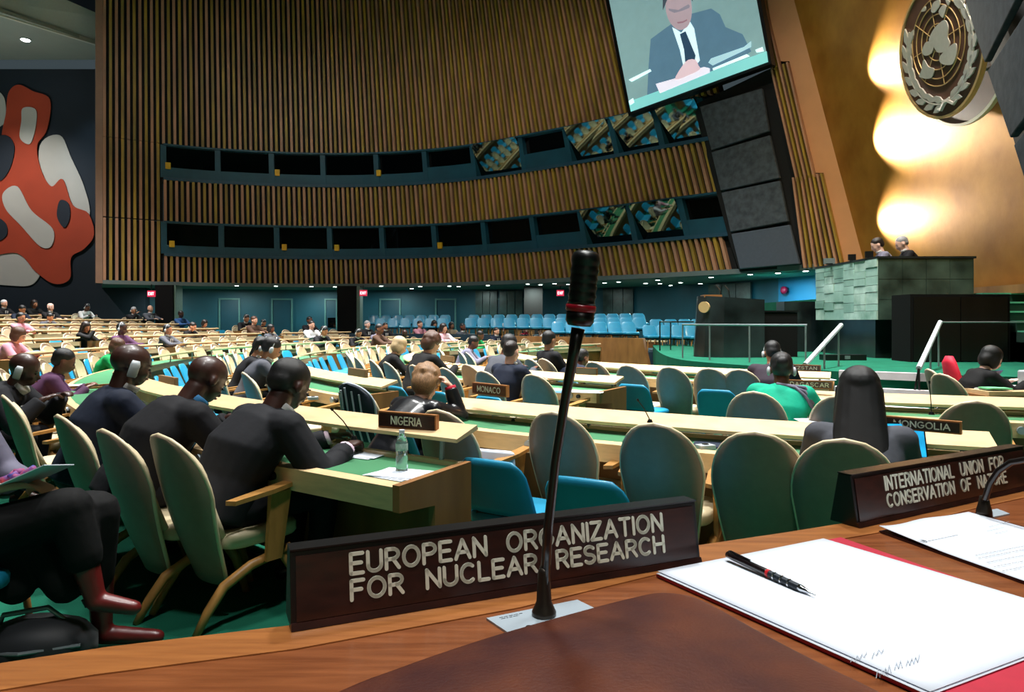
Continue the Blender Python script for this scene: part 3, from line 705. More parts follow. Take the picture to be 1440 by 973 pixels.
sshape([(932, 14), (932, -4), (940, -22), (960, -28), (972, -18), (974, 2), (970, -4), (962, -8), (944, -4), (938, 0)], .04, em_mat('screen_hair', '#46515c', .7), 'pictured_hair')
sshape([(940, 12), (954, 14), (968, 6), (970, 8), (969, 11), (962, 14), (956, 16), (948, 18), (941, 15)], .045, em_mat('screen_glasses', '#8a8492', .75), 'pictured_glasses')
sshape([(952, 31), (960, 30), (966, 27), (966, 29), (960, 32), (953, 33)], .045, em_mat('screen_lips', '#94707c', .8), 'pictured_mouth')
sshape([(950, 108), (960, 92), (968, 84), (978, 84), (982, 92), (984, 98), (968, 106), (952, 112)], .035, em_mat('screen_hands', '#d8bcc4', .9), 'pictured_hands', smooth_=2)
sshape([(922, 118), (950, 110), (952, 106), (990, 94), (998, 96), (998, 102), (928, 131)], .03, em_mat('screen_paper', '#e0dcea', .95), 'pictured_papers')
for P_ in [[(884, 112), (914, 97), (916, 100), (888, 115)], [(1002, 96), (1050, 76), (1054, 79), (1003, 99)], [(1062, 70), (1072, 66), (1074, 72), (1064, 74)], [(884, 142), (890, 138), (892, 144), (886, 148)]]:
    sshape(P_, .03, em_mat('screen_white', '#d8f4f4', 1.0), 'pictured_highlight')
sshape([(996, 88), (1000, 82), (1046, 66), (1056, 58), (1056, 66), (1044, 72), (1002, 92)], .035, em_mat('screen_mic', '#a6ccd6', .9), 'pictured_microphone')
m = MB(); 
for (x, y) in [(850, -70), (1040, -80), (900, 150), (1070, 95)]:
    m.tube([sci @ atW(x, y, SO - .1), sci @ atW(x, y, -.1)], .06, 8)
obj('bracket', m, M_black, scr)
# ================================================================== stage, podium, rostrum
STZ = .8
sp_px = [(918, 486), (930, 497), (960, 506), (1040, 513), (1130, 519), (1180, 522), (1320, 527), (1440, 530)]
sp = [at_z(x, y, STZ) for x, y in sp_px]
poly = catmull([(p.x, p.y, 0) for p in sp], 5)
poly = [Vector((p.x, p.y, 0)) for p in poly] + [Vector((9.4, 9.0, 0)), Vector((9.4, 21.5, 0)), Vector((6.5, 21.5, 0)), Vector((4.3, 21.6, 0))]
st = MB(); st.prism(poly, (0, 0, STZ)); stage = tag(obj('floor_stage', st, M_carpet), kind='structure')
M_nose = mat('nosing_white', '#dcd2d8', .5, var=.05)
# front steps of the stage
e0 = at_z(1180, 522, STZ); e1 = at_z(1312, 527, STZ); ed = (e1 - e0); ed.z = 0; eu = ed.normalized(); en = Vector((eu.y, -eu.x, 0)); en = en if en.y < 0 else -en
for k in range(3):
    z = STZ - .2 * (k + 1); o = en * (.3 * k); m = MB()
    a = e0 + o; b = e1 + o
    m.hexa([Vector((a.x, a.y, 0)), Vector((b.x, b.y, 0)), Vector((b.x, b.y, 0)) + en * .31, Vector((a.x, a.y, 0)) + en * .31],
           [Vector((a.x, a.y, z)), Vector((b.x, b.y, z)), Vector((b.x, b.y, z)) + en * .31, Vector((a.x, a.y, z)) + en * .31])
    s_ = tag(obj('floor_stage_step', m, M_carpet), kind='structure')
for k in range(4):
    z = STZ - .2 * k; o = en * (.3 * k); a = e0 + o; b = e1 + o; m = MB()
    if k == 3: continue
    A_0, B_0 = Vector((a.x, a.y, z)), Vector((b.x, b.y, z)); dn_ = Vector((0, 0, -.09)); up_ = Vector((0, 0, .012))
    m.hexa([A_0 + dn_ - en * .1, B_0 + dn_ - en * .1, B_0 + dn_ + en * .02, A_0 + dn_ + en * .02], [A_0 + up_ - en * .1, B_0 + up_ - en * .1, B_0 + up_ + en * .02, A_0 + up_ + en * .02])
    tag(obj('trim_7', m, M_nose), kind='structure')
# podium: marble-clad
pod = empty('podium', (7.4, 14.5, STZ), 0, 'raised green marble podium with a lighter panelled left face', 'podium')
def L(m, c, d, mi=0): m.box((c[0] - 7.4, c[1] - 14.5, c[2] - STZ), d, mi)
m = MB(); L(m, (7.75, 14.65, 2.11), (1.8, 2.66, 1.14)); obj('upper_body', m, M_marble_d, pod)
m = MB(); L(m, (7.85, 14.8, 1.16), (1.75, 2.3, .74)); obj('base', m, M_marble_d2, pod)
m = MB(); L(m, (7.75, 14.65, 2.70), (1.86, 2.72, .04)); obj('top_edge', m, M_marble_d2, pod)
rng = random.Random(3)
ncol, nrow = 6, 7; zs_ = [1.53 + 1.15 * i / nrow for i in range(nrow + 1)]
for i in range(ncol):
    y0 = 13.30 + 2.7 * i / ncol; y1 = 13.30 + 2.7 * (i + 1) / ncol
    off = rng.choice([0, .08]); zz = [1.53] + sorted([min(2.6, max(1.6, z + off + rng.uniform(-.04, .04))) for z in zs_[1:-1]]) + [2.69]
    for a, b in zip(zz, zz[1:]):
        if b - a < .03: continue
        m = MB(); pr = rng.uniform(.01, .03); L(m, (6.85 - pr / 2, (y0 + y1) / 2, (a + b) / 2), (pr, y1 - y0 - .008, b - a - .008)); obj('marble_slab', m, rng.choice([M_marble_l, M_marble_l, M_marble_l2, M_marble_l3]), pod)
for i in range(4):
    for j in range(3):
        m = MB(); x0 = 6.86 + 1.78 * i / 4; L(m, (x0 + .2225, 13.31, 1.72 + .38 * j), (.437, .015, .372)); obj('front_slab', m, M_marble_d, pod)
m = MB(); m.box((7.1, 16.7, 1.38), (1.6, .5, 1.16)); tag(obj('wall_stage_plinth', m, M_marble_d2), kind='structure')
t = empty('equipment_cabinet', (7.72, 12.55, STZ), 0, 'tall plain black cabinet on the stage in front of the podium', 'cabinet')
m = MB(); m.box((0, 0, .585), (1.72, .6, 1.17)); obj('body', m, M_blackmatte, t)
m = MB(); m.box((-.41, -.305, .57), (.8, .02, 1.1)); obj('door', m, M_black, t); m = MB(); m.box((.41, -.305, .57), (.8, .02, 1.1)); obj('door', m, M_black, t)
t = empty('stage_monitor', (6.0, 12.9, STZ), .05, 'low black stage box on the green carpet before the podium base', 'speaker')
m = MB(); m.box((0, 0, .05), (.75, .25, .1)); obj('body', m, M_black, t); m = MB(); m.box((.02, -.128, .055), (.1, .01, .06)); obj('label_plate', m, M_steel, t)
# speaker's rostrum with gold emblem
t = empty('rostrum', (4.3, 14.1, STZ), 0, "speaker's dark marble rostrum with small gold emblem on its curved front", 'lectern')
m = MB(); P = [(-.62, .35, 0), (-.68, .05, 0), (-.55, -.2, 0), (-.2, -.3, 0), (.62, -.25, 0), (.62, .35, 0)]
k_ = len(P); top = [Vector((x * (1 if x > 0 else .88), y, 1.2 - (x + .6) * .06)) for x, y, _ in P]; m.hexa
m.add([Vector(p) for p in P] + top, [tuple(range(k_))[::-1], tuple(range(k_, 2 * k_))] + [(i, (i + 1) % k_, k_ + (i + 1) % k_, k_ + i) for i in range(k_)]); obj('body', m, M_marble_d2, t)
m = MB(); m.tube([(-.53, -.19, .98), (-.56, -.23, .98)], .11, 20); o = obj('emblem_disc', m, M_goldring, t); o['label'] = 'small round gold emblem'
m = MB(); m.box((-.35, 0, 1.2), (.35, .3, .05)); obj('reading_shelf', m, M_wood_mid, t)
for dx in (-.15, 0.02):
    m = MB(); m.tube([(dx, 0, 1.15), (dx - .03, -.02, 1.32), (dx - .1, .02, 1.42)], .012, 6); obj('microphone', m, M_black, t)
t = empty('black_lectern', (5.25, 14.3, STZ), 0, 'plain black box between the rostrum and the podium', 'cabinet')
m = MB(); m.box((0, 0, .44), (.78, .5, .88)); obj('body', m, M_blackmatte, t); m = MB(); m.box((0, 0, .9), (.82, .54, .03)); obj('top', m, M_black, t)
# hand rails
def rail(name, pts, posts, label, mm, r=.018, post_bottom=STZ):
    pts = [Vector(p) for p in pts]; o0 = Vector((pts[0].x, pts[0].y, post_bottom)); t = empty(name, o0, 0, label, 'railing')
    m = MB(); m.tube([p - o0 for p in pts], r, 8); obj('handrail', m, mm, t)
    for a, b in posts:
        m = MB(); m.tube([Vector(a) - o0, Vector(b) - o0], .016, 6); obj('post', m, M_steel if mm is M_steel else M_black, t)
pz = STZ
A_ = at_d(963, 456, 13.2); 
def rp(px, z, d): return Vector(((px - 720) / F * d, d, z))
RT = 1.44
rail('stage_railing', [rp(960, RT, 13.6), rp(998, RT, 12.9), rp(1054, RT, 12.2), rp(1135, RT, 11.6)], [(rp(px, pz, d), rp(px, RT, d)) for px, d in [(960, 13.6), (998, 12.9), (1054, 12.2), (1133, 11.6)]], 'thin steel railing along the curved stage edge before the rostrum', M_steel)
rail('back_railing', [rp(928, RT + .05, 17), rp(944, RT + .05, 17.5), rp(975, RT + .05, 18)], [(rp(928, pz, 17), rp(928, RT + .05, 17)), (rp(943, pz, 17.5), rp(943, RT + .05, 17.5))], 'dark railing at the left tip of the stage', M_black)
def steprail(pxb, pyb, pxt, pyt, dt, db, label, ext):
    a = at_d(pxt, pyt, dt); b = at_d(pxb, pyb, db); m = MB(); o0 = Vector((a.x, a.y, STZ)); t = empty('stair_handrail', o0, 0, label, 'railing')
    m.tube([a - o0, b - o0], .035, 8); obj('handrail', m, M_white_rail, t)
    for q, zf in ((.08, STZ), (.5, STZ)):
        p = a.lerp(b, q); m = MB(); m.tube([Vector((p.x, p.y, zf)) - o0, p - o0], .016, 6); obj('post', m, M_steel, t)
    m = MB(); m.tube([Vector((b.x + .02, b.y, .02)) - o0, b - o0], .016, 6); obj('post', m, M_black, t)
    m = MB(); m.tube([Vector((b.x - .1, b.y + .1, .02)) - o0, b - o0], .014, 6); obj('post', m, M_black, t)
    if ext: m = MB(); m.tube([Vector(e) - o0 for e in ext], .014, 6); obj('top_rail', m, M_steel, t)
steprail(1132, 513, 1183, 457, 11.2, 9.8, 'white slanting handrail left of the stage steps', None)
e_ = at_d(1322, 453, 11.2)
steprail(1292, 518, 1322, 453, 11.2, 9.2, 'white slanting handrail right of the stage steps', [e_, Vector((e_.x + 1.0, e_.y + .1, e_.z)), Vector((9.0, 12.0, e_.z))])
# green stairs up to the dais
for k in range(7):
    z = STZ + (k + 1) * .172; y = 11.4 + k * .3; m = MB(); m.box((9.6, y + 1.2, z - .5), (1.75, 2.4, 1.0)); 
    r_ = tag(obj('floor_dais_step', m, M_blackmatte if False else mat('stair_dark', '#0d3328', .9, var=.1)), kind='structure')
    m = MB(); m.box((9.6, y + .13, z + .012), (1.75, .3, .03)); tag(obj('trim_8', m, mat('stair_green', '#5fb494', .7, var=.08)), kind='structure')
m = MB(); m.box((8.85, 18.5, 1.42), (3.0, 9.0, 1.24)); tag(obj('floor_dais', m, M_carpet), kind='structure')
m = MB(); m.box((9.35, 13.7, 2.1), (.2, 2.6, .16)); tag(obj('baseboard_stage', m, M_wood_mid), kind='structure')
# things on the podium
for (px, d, w_) in [(1166, 15.2, .22), (1198, 14.3, .14), (1222, 13.7, .14)]:
    p = rp(px, 2.72, d); t = empty('podium_monitor', p, -.3, ['small white-topped device near the left end of the podium', 'small black monitor on the podium above the light marble', 'small dark monitor at the podium corner'][[1166, 1198, 1222].index(px)], 'device')
    m = MB(); m.box((0, 0, .07), (w_, .08, .12)); obj('housing', m, M_black if w_ < .2 else M_steel, t); m = MB(); m.box((0, 0, .01), (w_ * .6, .1, .02)); obj('foot', m, M_black, t)

# ================================================================== chairs
def shell_mesh(z0, z1, wb, wm, wt_round, recl, curv, th, lean0, name, rim=True, nv=16, nu=8):
    """tongue-shaped shell, faces +Y; returns body and rim meshes"""
    F_ = []; Bk = []
    def half(v):
        w_ = wb + (wm - wb) * min(1, v / .62) ** .8
        if v > .62: q = (v - .62) / .38; w_ = wm * math.sqrt(max(0.0, 1 - q ** 2.3)) ** 1.0
        return max(w_, .004)
    rows = []
    for i in range(nv + 1):
        v = 1 - (1 - i / nv) ** 1.35 if i < nv else 1.0
        z = z0 + (z1 - z0) * v; hw = half(v); row = []
        for j in range(nu + 1):
            x = hw * (2 * j / nu - 1)
            y = lean0 - recl * v - .03 * math.sin(math.pi * v) + curv * (x / .23) ** 2
            row.append((x, y, z))
        rows.append(row)
    mb = MB(); fr = [p for r in rows for p in r]; bk = [(x, y - th, z) for x, y, z in fr]
    W_ = nu + 1; n = len(fr); fs = []
    for i in range(nv):
        for j in range(nu):
            a = i * W_ + j; fs.append((a, a + 1, a + W_ + 1, a + W_)); fs.append((n + a, n + a + W_, n + a + W_ + 1, n + a + 1))
    loop = [j for j in range(W_)] + [i * W_ + nu for i in range(1, nv + 1)] + [nv * W_ + j for j in range(nu - 1, -1, -1)] + [i * W_ for i in range(nv - 1, 0, -1)]
    for a, b in zip(loop, loop[1:] + loop[:1]): fs.append((a, n + a, n + b, b))
    mb.add(fr + bk, fs)
    rm_ = MB(); path = [Vector(fr[i * W_]) + Vector((0, -th / 2, 0)) for i in range(0, nv)] + [Vector(fr[nv * W_ + nu // 2]) + Vector((0, -th / 2, 0))] + [Vector(fr[i * W_ + nu]) + Vector((0, -th / 2, 0)) for i in range(nv - 1, -1, -1)]
    rm_.tube(path, .011, 6, side=(0, 1, 0))
    return mb, rm_
def cushion(cx, cy, cz, sx, sy, sz, n=4):
    m = MB(); st_ = []
    for q, s_ in ((0, .86), (.12, .96), (.3, 1), (.7, 1), (.88, .96), (1, .84)):
        z = cz - sz / 2 + sz * q; k = 20; ring = []
        st_.append((z, s_))
    k = 24; vs = []
    for z, s_ in st_:
        for j in range(k):
            a = 2 * math.pi * j / k; c, s = math.cos(a), math.sin(a); e = .45
            vs.append((cx + sx / 2 * s_ * math.copysign(abs(c) ** e, c), cy + sy / 2 * s_ * math.copysign(abs(s) ** e, s), z))
    R__ = len(st_); fs = [(i * k + j, i * k + (j + 1) % k, (i + 1) * k + (j + 1) % k, (i + 1) * k + j) for i in range(R__ - 1) for j in range(k)]
    fs += [tuple(range(k))[::-1], tuple(range((R__ - 1) * k, R__ * k))]; m.add(vs, fs); return m
def make_beige(detail=True):
    root = empty('delegate_chair', (0, 0, 0))
    body, rim = shell_mesh(.17, .95, .14, .232, .3, .25, .075, .022, -.17, 'shell')
    sh_ = obj('shell', body, M_shell, root, True); obj('shell_rim', rim, M_shellrim, sh_, True)
    b2, _ = shell_mesh(.42, .90, .17, .20, .3, .155, .06, .03, -.205, 'pad', nv=10, nu=6); obj('back_pad', b2, M_cream, root, True)
    obj('seat', cushion(0, .02, .40, .46, .46, .09), M_cream, root, True)
    for s in (-1, 1):
        m = MB(); m.tube([(s * .26, -.22, .60), (s * .275, -.05, .635), (s * .275, .12, .655), (s * .27, .22, .66)], [.02, .03, .034, .022], 8, sx=1, side=(0, 0, 1)); 
        # flat paddle arm
        P = [(s * .235, -.22), (s * .29, -.2), (s * .315, 0), (s * .305, .18), (s * .27, .23), (s * .24, .18), (s * .235, 0)]
        m = MB(); m.prism([(x, y, .60 + (y + .22) * .13) for x, y in P], (0, 0, .022)); ar_ = obj('armrest', m, M_chairwood, root)
        m = MB(); m.hexa([(s * .255, -.02, .28), (s * .28, -.02, .28), (s * .28, .07, .28), (s * .255, .07, .28)], [(s * .26, 0, .62), (s * .29, 0, .62), (s * .29, .12, .63), (s * .26, .12, .63)]); obj('arm_support', m, M_chairwood, ar_)
        m = MB(); m.tube([(s * .24, .22, 0), (s * .235, .16, .2), (s * .22, .08, .33)], [.02, .026, .026], 8); obj('leg', m, M_chairwood, root, True)
        m = MB(); m.tube([(s * .21, -.36, 0), (s * .215, -.30, .1), (s * .22, -.22, .2), (s * .23, -.08, .27), (s * .235, .15, .31)], [.018, .024, .026, .026, .024], 8); obj('leg', m, M_chairwood, root, True)
    return root
def make_blue():
    root = empty('advisor_chair', (0, 0, 0))
    m = MB(); st_ = []
    k = 10
    body = MB(); fr = []
    for i in range(9):
        v = i / 8; z = .46 + .31 * v; hw = .225 - .02 * v ** 2; 
        if v > .7: hw *= math.sqrt(max(.0, 1 - ((v - .7) / .42) ** 2.2)) 
        y = -.17 - .13 * v; th = .038 - .01 * v
        if v == 1: th = .022
        st_.append(((0, y, z), (hw, 0, 0), (0, th, 0)))
    body.loft(st_, 18); obj('backrest', body, M_blue, root, True)
    obj('seat', cushion(0, .02, .42, .47, .47, .085), M_blue, root, True)
    m = MB(); m.box((0, 0, .365), (.4, .4, .03)); m.box((0, -.19, .42), (.3, .02, .16)); obj('seat_frame', m, M_black, root)
    for sx in (-1, 1):
        for sy in (-1, 1):
            m = MB(); m.tube([(sx * .2, sy * .2, 0), (sx * .175, sy * .16, .36)], [.013, .018], 8); obj('leg', m, M_chairwood if True else M_black, root, True)
    return root
def join_children(root, name):
    """one light mesh for distant copies (materials kept)"""
    mats = []; bm = bmesh.new()
    for ch in root.children_recursive:
        mm = ch.data.materials[0]
        if mm not in mats: mats.append(mm)
        idx = mats.index(mm); n0 = len(bm.faces); bm.from_mesh(ch.data); bm.faces.ensure_lookup_table()
        for f in bm.faces[n0:]: f.material_index = idx
    me = bpy.data.meshes.new(name); bm.to_mesh(me); bm.free()
    for mm in mats: me.materials.append(mm)
    for p in me.polygons: p.use_smooth = False
    return me
BEIGE = make_beige(); BLUE = make_blue()
FARB = join_children(BEIGE, 'delegate_chair'); FARL = join_children(BLUE, 'advisor_chair')
used = {'b': False, 'l': False}
NAMES = {'b': 'delegate_chair', 'l': 'advisor_chair'}
SEATS = []   # (kind, pos, phi, ring)
def place(kind, p, rz, label, group=None, far=False):
    if far:
        o = bpy.data.objects.new(NAMES[kind], FARB if kind == 'b' else FARL); COL.objects.link(o)
    elif not used[kind]:
        used[kind] = True; o = BEIGE if kind == 'b' else BLUE
    else:
        o = copy_tree(BEIGE if kind == 'b' else BLUE); clear_props(o)
    o.location = p; o.rotation_euler = (0, 0, rz); tag(o, label, 'chair', group); return o

# ================================================================== curved desk rows
ORD = ['innermost', 'second', 'third', 'fourth', 'fifth', 'sixth', 'seventh', 'eighth', 'ninth', 'rearmost']
def ring_prof(mb, R, z, p0, p1, prof, n=None, mi=0):
    """sweep a profile of (dR, z) points along the arc"""
    n = n or max(3, int(abs(p1 - p0) / 3)); k = len(prof); vs = []
    for i in range(n + 1):
        ph = p0 + (p1 - p0) * i / n
        for dr, zz in prof: vs.append(ringp(R + dr, ph, z + zz))
    fs = [(i * k + j, i * k + (j + 1) % k, (i + 1) * k + (j + 1) % k, (i + 1) * k + j) for i in range(n) for j in range(k)]
    fs += [tuple(range(k))[::-1], tuple(range(n * k, (n + 1) * k))]; mb.add(vs, fs, mi)
def rect(a, b, c, d): return [(a, c), (b, c), (b, d), (a, d)]
def desk(R, p0, p1, label, near=False, group=None, solid_end=True):
    z = floor_z(R + .1); c = ringp(R, (p0 + p1) / 2, z); root = empty('curved_desk', c, 0, label, 'desk', group); T = -c
    def part(nm, prof, mm, q0=p0, q1=p1):
        mb = MB(); ring_prof(mb, R, z, q0, q1, prof); mb.v = [tuple(Vector(v) + T) for v in mb.v]; return obj(nm, mb, mm, root)
    e = math.degrees(.04 / R)
    part('worktop', rect(.04, .50, .70, .735), M_greenlino if R < 14 else M_wood_mid)
    ne_ = part('near_edge', [(.50, .63), (.55, .62), (.56, .735), (.50, .745)], M_wood_light)
    part('far_edge', rect(0.0, .04, .66, .76), M_wood_light)
    part('ledge', [(-.12, .915), (.07, .868), (.07, .888), (-.11, .94)] if R == 13.38 else [(-.02, .85), (.19, .795), (.19, .817), (-.01, .877)], M_wood_light)
    part('modesty_panel', rect(.06, .09, .03, .70), M_wood_mid)
    # posts
    L_ = R * R_(abs(p1 - p0)); n = max(2, int(L_ / 1.1))
    for i in range(n + 1):
        ph = p0 + (p1 - p0) * (i + .12) / (n + .24); mb = MB()
        a = ringp(R + .02, ph, z + .74) + T; b = ringp(R + (.01 if R == 13.38 else .06), ph, z + (.89 if R == 13.38 else .835)) + T; mb.tube([a, b], .014, 6); obj('post', mb, M_steel, root)
    for ph, sgn in ((p0, 1), (p1, -1)):
        q = ph + sgn * e; mb = MB(); ring_prof(mb, R, z, ph, q, [(0, 0), (.30, 0), (.30, .6), (.56, .62), (.56, .745), (0, .765)], 1); mb.v = [tuple(Vector(v) + T) for v in mb.v]; obj('end_panel', mb, M_wood_mid, root)
    if near:
        n = max(1, int(L_ / .62))
        for i in range(1 if R == 13.38 else 0, n):
            ph = p0 + (p1 - p0) * (i + .5) / n; a = ringp(R + .555, ph, z + .68) + T; b = ringp(R + .575, ph, z + .68) + T
            mb = MB(); mb.tube([a, b], .03, 14); obj('speaker_grille', mb, M_alu, ne_)
            ph += math.degrees(.1 / R); a = ringp(R + .555, ph, z + .68) + T; b = ringp(R + .58, ph, z + .68) + T
            mb = MB(); mb.tube([a, b], .022, 12); obj('earphone_socket', mb, M_black, ne_)
    return root
A_END = 57.1
DESKS = [  # ring index, phi0, phi1, label, near
 (3, 57.2, 30.5, 'long curved desk where the four men in suits sit, its end beside the NIGERIA plate', True),
 (3, 29.0, 3.0, 'curved desk with a green top where the woman in the green blouse writes', True),
 (3, 0.0, -26.0, 'curved desk of the fourth row across the aisle, far side of the hall', False),
 (3, -29.0, -62.0, 'curved desk of the fourth row nearest the dark doors', False),
 (2, 42.2, 24.0, 'curved desk ending with a blank brown plate behind the NIGERIA plate', True),
 (2, 20.0, -4.0, 'curved desk of the third row left of the leaning woman in grey', False),
 (2, -8.0, -32.0, 'curved desk of the third row in the far middle', False),
 (2, -35.0, -62.0, 'curved desk of the third row close to the blue seats along the wall', False),
 (1, 50.4, 22.0, 'curved desk behind the MONACO plate where the man in navy sits', True),
 (1, 17.0, -14.0, 'curved desk of the second row in the middle distance', False),
 (1, -18.0, -52.0, 'curved desk of the second row far across the hall', False),
 (0, 63.8, 27.0, 'curved desk carrying the KYRGYZSTAN plate', True),
 (0, 20.0, -12.0, 'innermost curved desk left of the wooden panelled desk', False),
 (0, -18.0, -50.0, 'innermost curved desk on the far side of the open floor', False)]
for ri, p0, p1, lb, nr in DESKS: desk(RINGS[ri], p0, p1, lb, nr)
desk(11.8, 68.6, 50.8, 'curved desk with green top under the MONACO and MONGOLIA plates', True)
desk(9.6, 78.0, 61.5, 'curved desk carrying the MADAGASCAR plate', True)
def inview(p, m=40):
    if p.y < 1: return False
    x = 720 + F * p.x / p.y; return -m < x < 1440 + m
SEG = [(33, 14), (11, -8), (-11, -30), (-33, -52), (-55, -74)]
def lip_ok(p):   # stays clear of the gallery wall
    import bisect
    return not (p.y > 27.6 and p.x > -17.5) and p.x < 9 and p.y < 29.8
for ri in range(4, 10):
    R = RINGS[ri]
    for si, (a, b) in enumerate(SEG):
        # trim to the room
        steps = [a + (b - a) * i / 12 for i in range(13)]
        ok = [q for q in steps if lip_ok(ringp(R + .6, q)) and inview(ringp(R, q), 160)]
        if len(ok) < 3: continue
        where = ['nearest the left edge', 'left of the middle aisle', 'in the middle of the hall', 'towards the teal doors', 'beside the far wall'][si]
        desk(R, ok[0], ok[-1], f'{ORD[ri]} curved desk row counted from the stage, section {where}')

def seat_for(px, py, taken, hh=1.22):
    best = None
    for ri, R in enumerate(RINGS):
        for nr in (True, False):
            ph = phi_px(px, R + .76, nr)
            if ph is None or ph > 60: continue
            p = ringp(R + .76, ph, floor_z(R + .1))
            if p.y > 28.4 or p.y < 5 or any((p - q).length < .66 for q in taken): continue
            y = HY - (p.z + hh - EYE) / p.y * F; e = abs(y - py)
            if best is None or e < best[0]: best = (e, p, ph, ri)
    return best
PEOPLE = [
 (4, 425, 'up', 'fair', 'crop', 'white', 'dsuit', None, 'elderly man with pale hair in a dark suit at the far left edge, back rows'),
 (23, 430, 'write', 'tan', 'short', 'black', 'navy', None, 'dark-haired man in navy in the back rows, left of the woman in black'),
 (47, 422, 'up', 'tan', 'bob', 'dbrown', 'black', None, 'woman with dark bobbed hair before the dark rear wall'),
 (69, 421, 'up', 'pale', None, 'grey', 'dsuit', None, 'pale bald man in a dark suit before the dark rear wall'),
 (115, 428, 'write', 'brown', 'short', 'black', 'white', 'headset', 'person in a white top with headset in the back rows'),
 (185, 434, 'lean', 'tan', 'short', 'grey', 'dsuit', 'headset', 'silver-haired man with headset below the red exit sign'),
 (210, 432, 'up', 'pink' if False else 'fair', None, 'grey', 'grey', None, 'ruddy bald man at the edge of the dark opening'),
 (27, 444, 'up', 'tan', 'short', 'black', 'pink', None, 'dark-haired person in pink left of the man in grey'),
 (62, 441, 'write', 'tan', 'short', 'black', 'grey', None, 'black-haired man in grey looking down, left rows'),
 (114, 456, 'lean', 'tan', 'long', 'dbrown', 'black', None, 'woman with long dark hair resting her chin, left middle rows'),
 (168, 459, 'up', 'dark', 'crop', 'black', 'purple', 'headset', 'person with dark skin and headset behind the man in the navy suit'),
 (3, 462, 'write', 'fair', 'bob', 'brown', 'pink', None, 'red-haired person in a pale top at the left edge'),
 (141, 478, 'write', 'fair', 'bob', 'brown', 'green', None, 'woman in a bright green blouse writing at the left'),
 (253, 440, 'up', 'dark', 'crop', 'black', 'blue', None, 'man in a blue suit turned in his seat, far left-centre'),
 (233, 461, 'up', 'tan', 'short', 'black', 'grey', 'headset', 'man in a grey suit with headset and dark hair, facing right'),
 (261, 454, 'write', 'fair', 'short', 'dbrown', 'black', None, 'person in black reading a sheet left of the brown-haired woman'),
 (280, 452, 'write', 'fair', 'bob', 'dbrown', 'black', None, 'brown-haired woman in black leaning over her desk'),
 (341, 443, 'write', 'tan', 'short', 'dbrown', 'dsuit', 'headset', 'man with headset in a dark suit below the teal doors'),
 (356, 447, 'up', 'fair', 'short', 'brown', 'brown', None, 'person in brown right of the man below the teal doors'),
 (364, 450, 'write', 'tan', 'short', 'black', 'black', 'headset', 'person in black with pale headset in the far middle rows'),
 (379, 460, 'up', 'brown', 'bob', 'black', 'grey', None, 'person with black hair seen from behind in the middle rows'),
 (325, 476, 'write', 'tan', 'short', 'black', 'dsuit', 'headset', 'man with headset and black hair left of the ponytailed woman'),
 (355, 477, 'write', 'tan', 'ponytail', 'black', 'grey', 'headset', 'woman in a grey sweater with ponytail and headset'),
 (434, 443, 'up', 'brown', 'short', 'black', 'dsuit', None, 'small figure in dark clothes left of the black column'),
 (437, 453, 'up', 'fair', 'short', 'dbrown', 'white', None, 'person in white left of the broad man with headset'),
 (446, 457, 'write', 'tan', 'short', 'black', 'dsuit', 'headset', 'broad man in a dark suit with headset at centre left'),
 (497, 463, 'write', 'tan', 'short', 'black', 'dsuit', 'headset', 'man in black with headset under the black column'),
 (515, 447, 'up', 'pale', 'short', 'grey', 'dsuit', None, 'pale man right of the black column'),
 (524, 454, 'write', 'pale', 'short', 'white', 'lgrey', 'headset', 'white-haired person in light grey with headset'),
 (531, 459, 'up', 'brown', 'crop', 'black', 'brown', None, 'man in brown just behind the blonde woman'),
 (541, 457, 'up', 'tan', 'crop', 'dbrown', 'dsuit', None, 'man in a dark suit right of the man in brown'),
 (561, 464, 'write', 'dark', None, 'black', 'dgreen', None, 'bald man in dark green with a tie, above the curly-haired woman'),
 (524, 473, 'write', 'brown', 'short', 'black', 'grey', None, 'man in a grey jacket seated just left of the blonde woman'),
 (538, 476, 'write', 'fair', 'bob', 'blonde', 'black', None, 'woman with pale blonde hair in black'),
 (583, 471, 'write', 'fair', 'curly', 'brown', 'black', None, 'woman with curly brown hair in black, behind the leather jacket'),
 (589, 450, 'up', 'fair', 'crop', 'dbrown', 'pink', None, 'person in pink before the blue wall seats'),
 (610, 453, 'up', 'tan', 'long', 'black', 'black', None, 'person with long black hair near the blue wall seats'),
 (613, 463, 'write', 'brown', 'crop', 'black', 'grey', None, 'man in grey-blue left of the patterned shirt'),
 (622, 457, 'up', 'fair', 'bob', 'dbrown', 'pattern', None, 'person in a pink and white patterned shirt'),
 (634, 456, 'up', 'tan', 'bob', 'dbrown', 'beige', None, 'woman in tan right of the patterned shirt'),
 (649, 448, 'up', 'brown', 'crop', 'black', 'grey', None, 'man in dark grey high up before the seats on the platform'),
 (664, 466, 'write', 'brown', 'short', 'black', 'green', None, 'person in green right of the man in light grey'),
 (650, 474, 'write', 'brown', 'short', 'black', 'lgrey', None, 'man in a light grey suit reading, left of the man in navy'),
 (697, 464, 'up', 'fair', 'short', 'dbrown', 'navy', None, 'dark-haired man in navy with glasses further back'),
 (708, 458, 'up', 'pale', 'short', 'white', 'dgreen', None, 'white-haired person left of the woman in red'),
 (737, 460, 'lean', 'fair', 'bob', 'blonde', 'red', 'headset', 'woman in red with fair hair left of the microphone'),
 (758, 463, 'lean', 'pale', 'short', 'black', 'white', None, 'man in a white shirt with dark hair, hand at his face'),
 (776, 474, 'back', 'tan', 'short', 'black', 'dsuit', None, 'man in black slumped back just left of the microphone'),
 (842, 461, 'up', 'brown', 'long', 'black', 'black', None, 'woman in black with dark headscarf right of the microphone')]
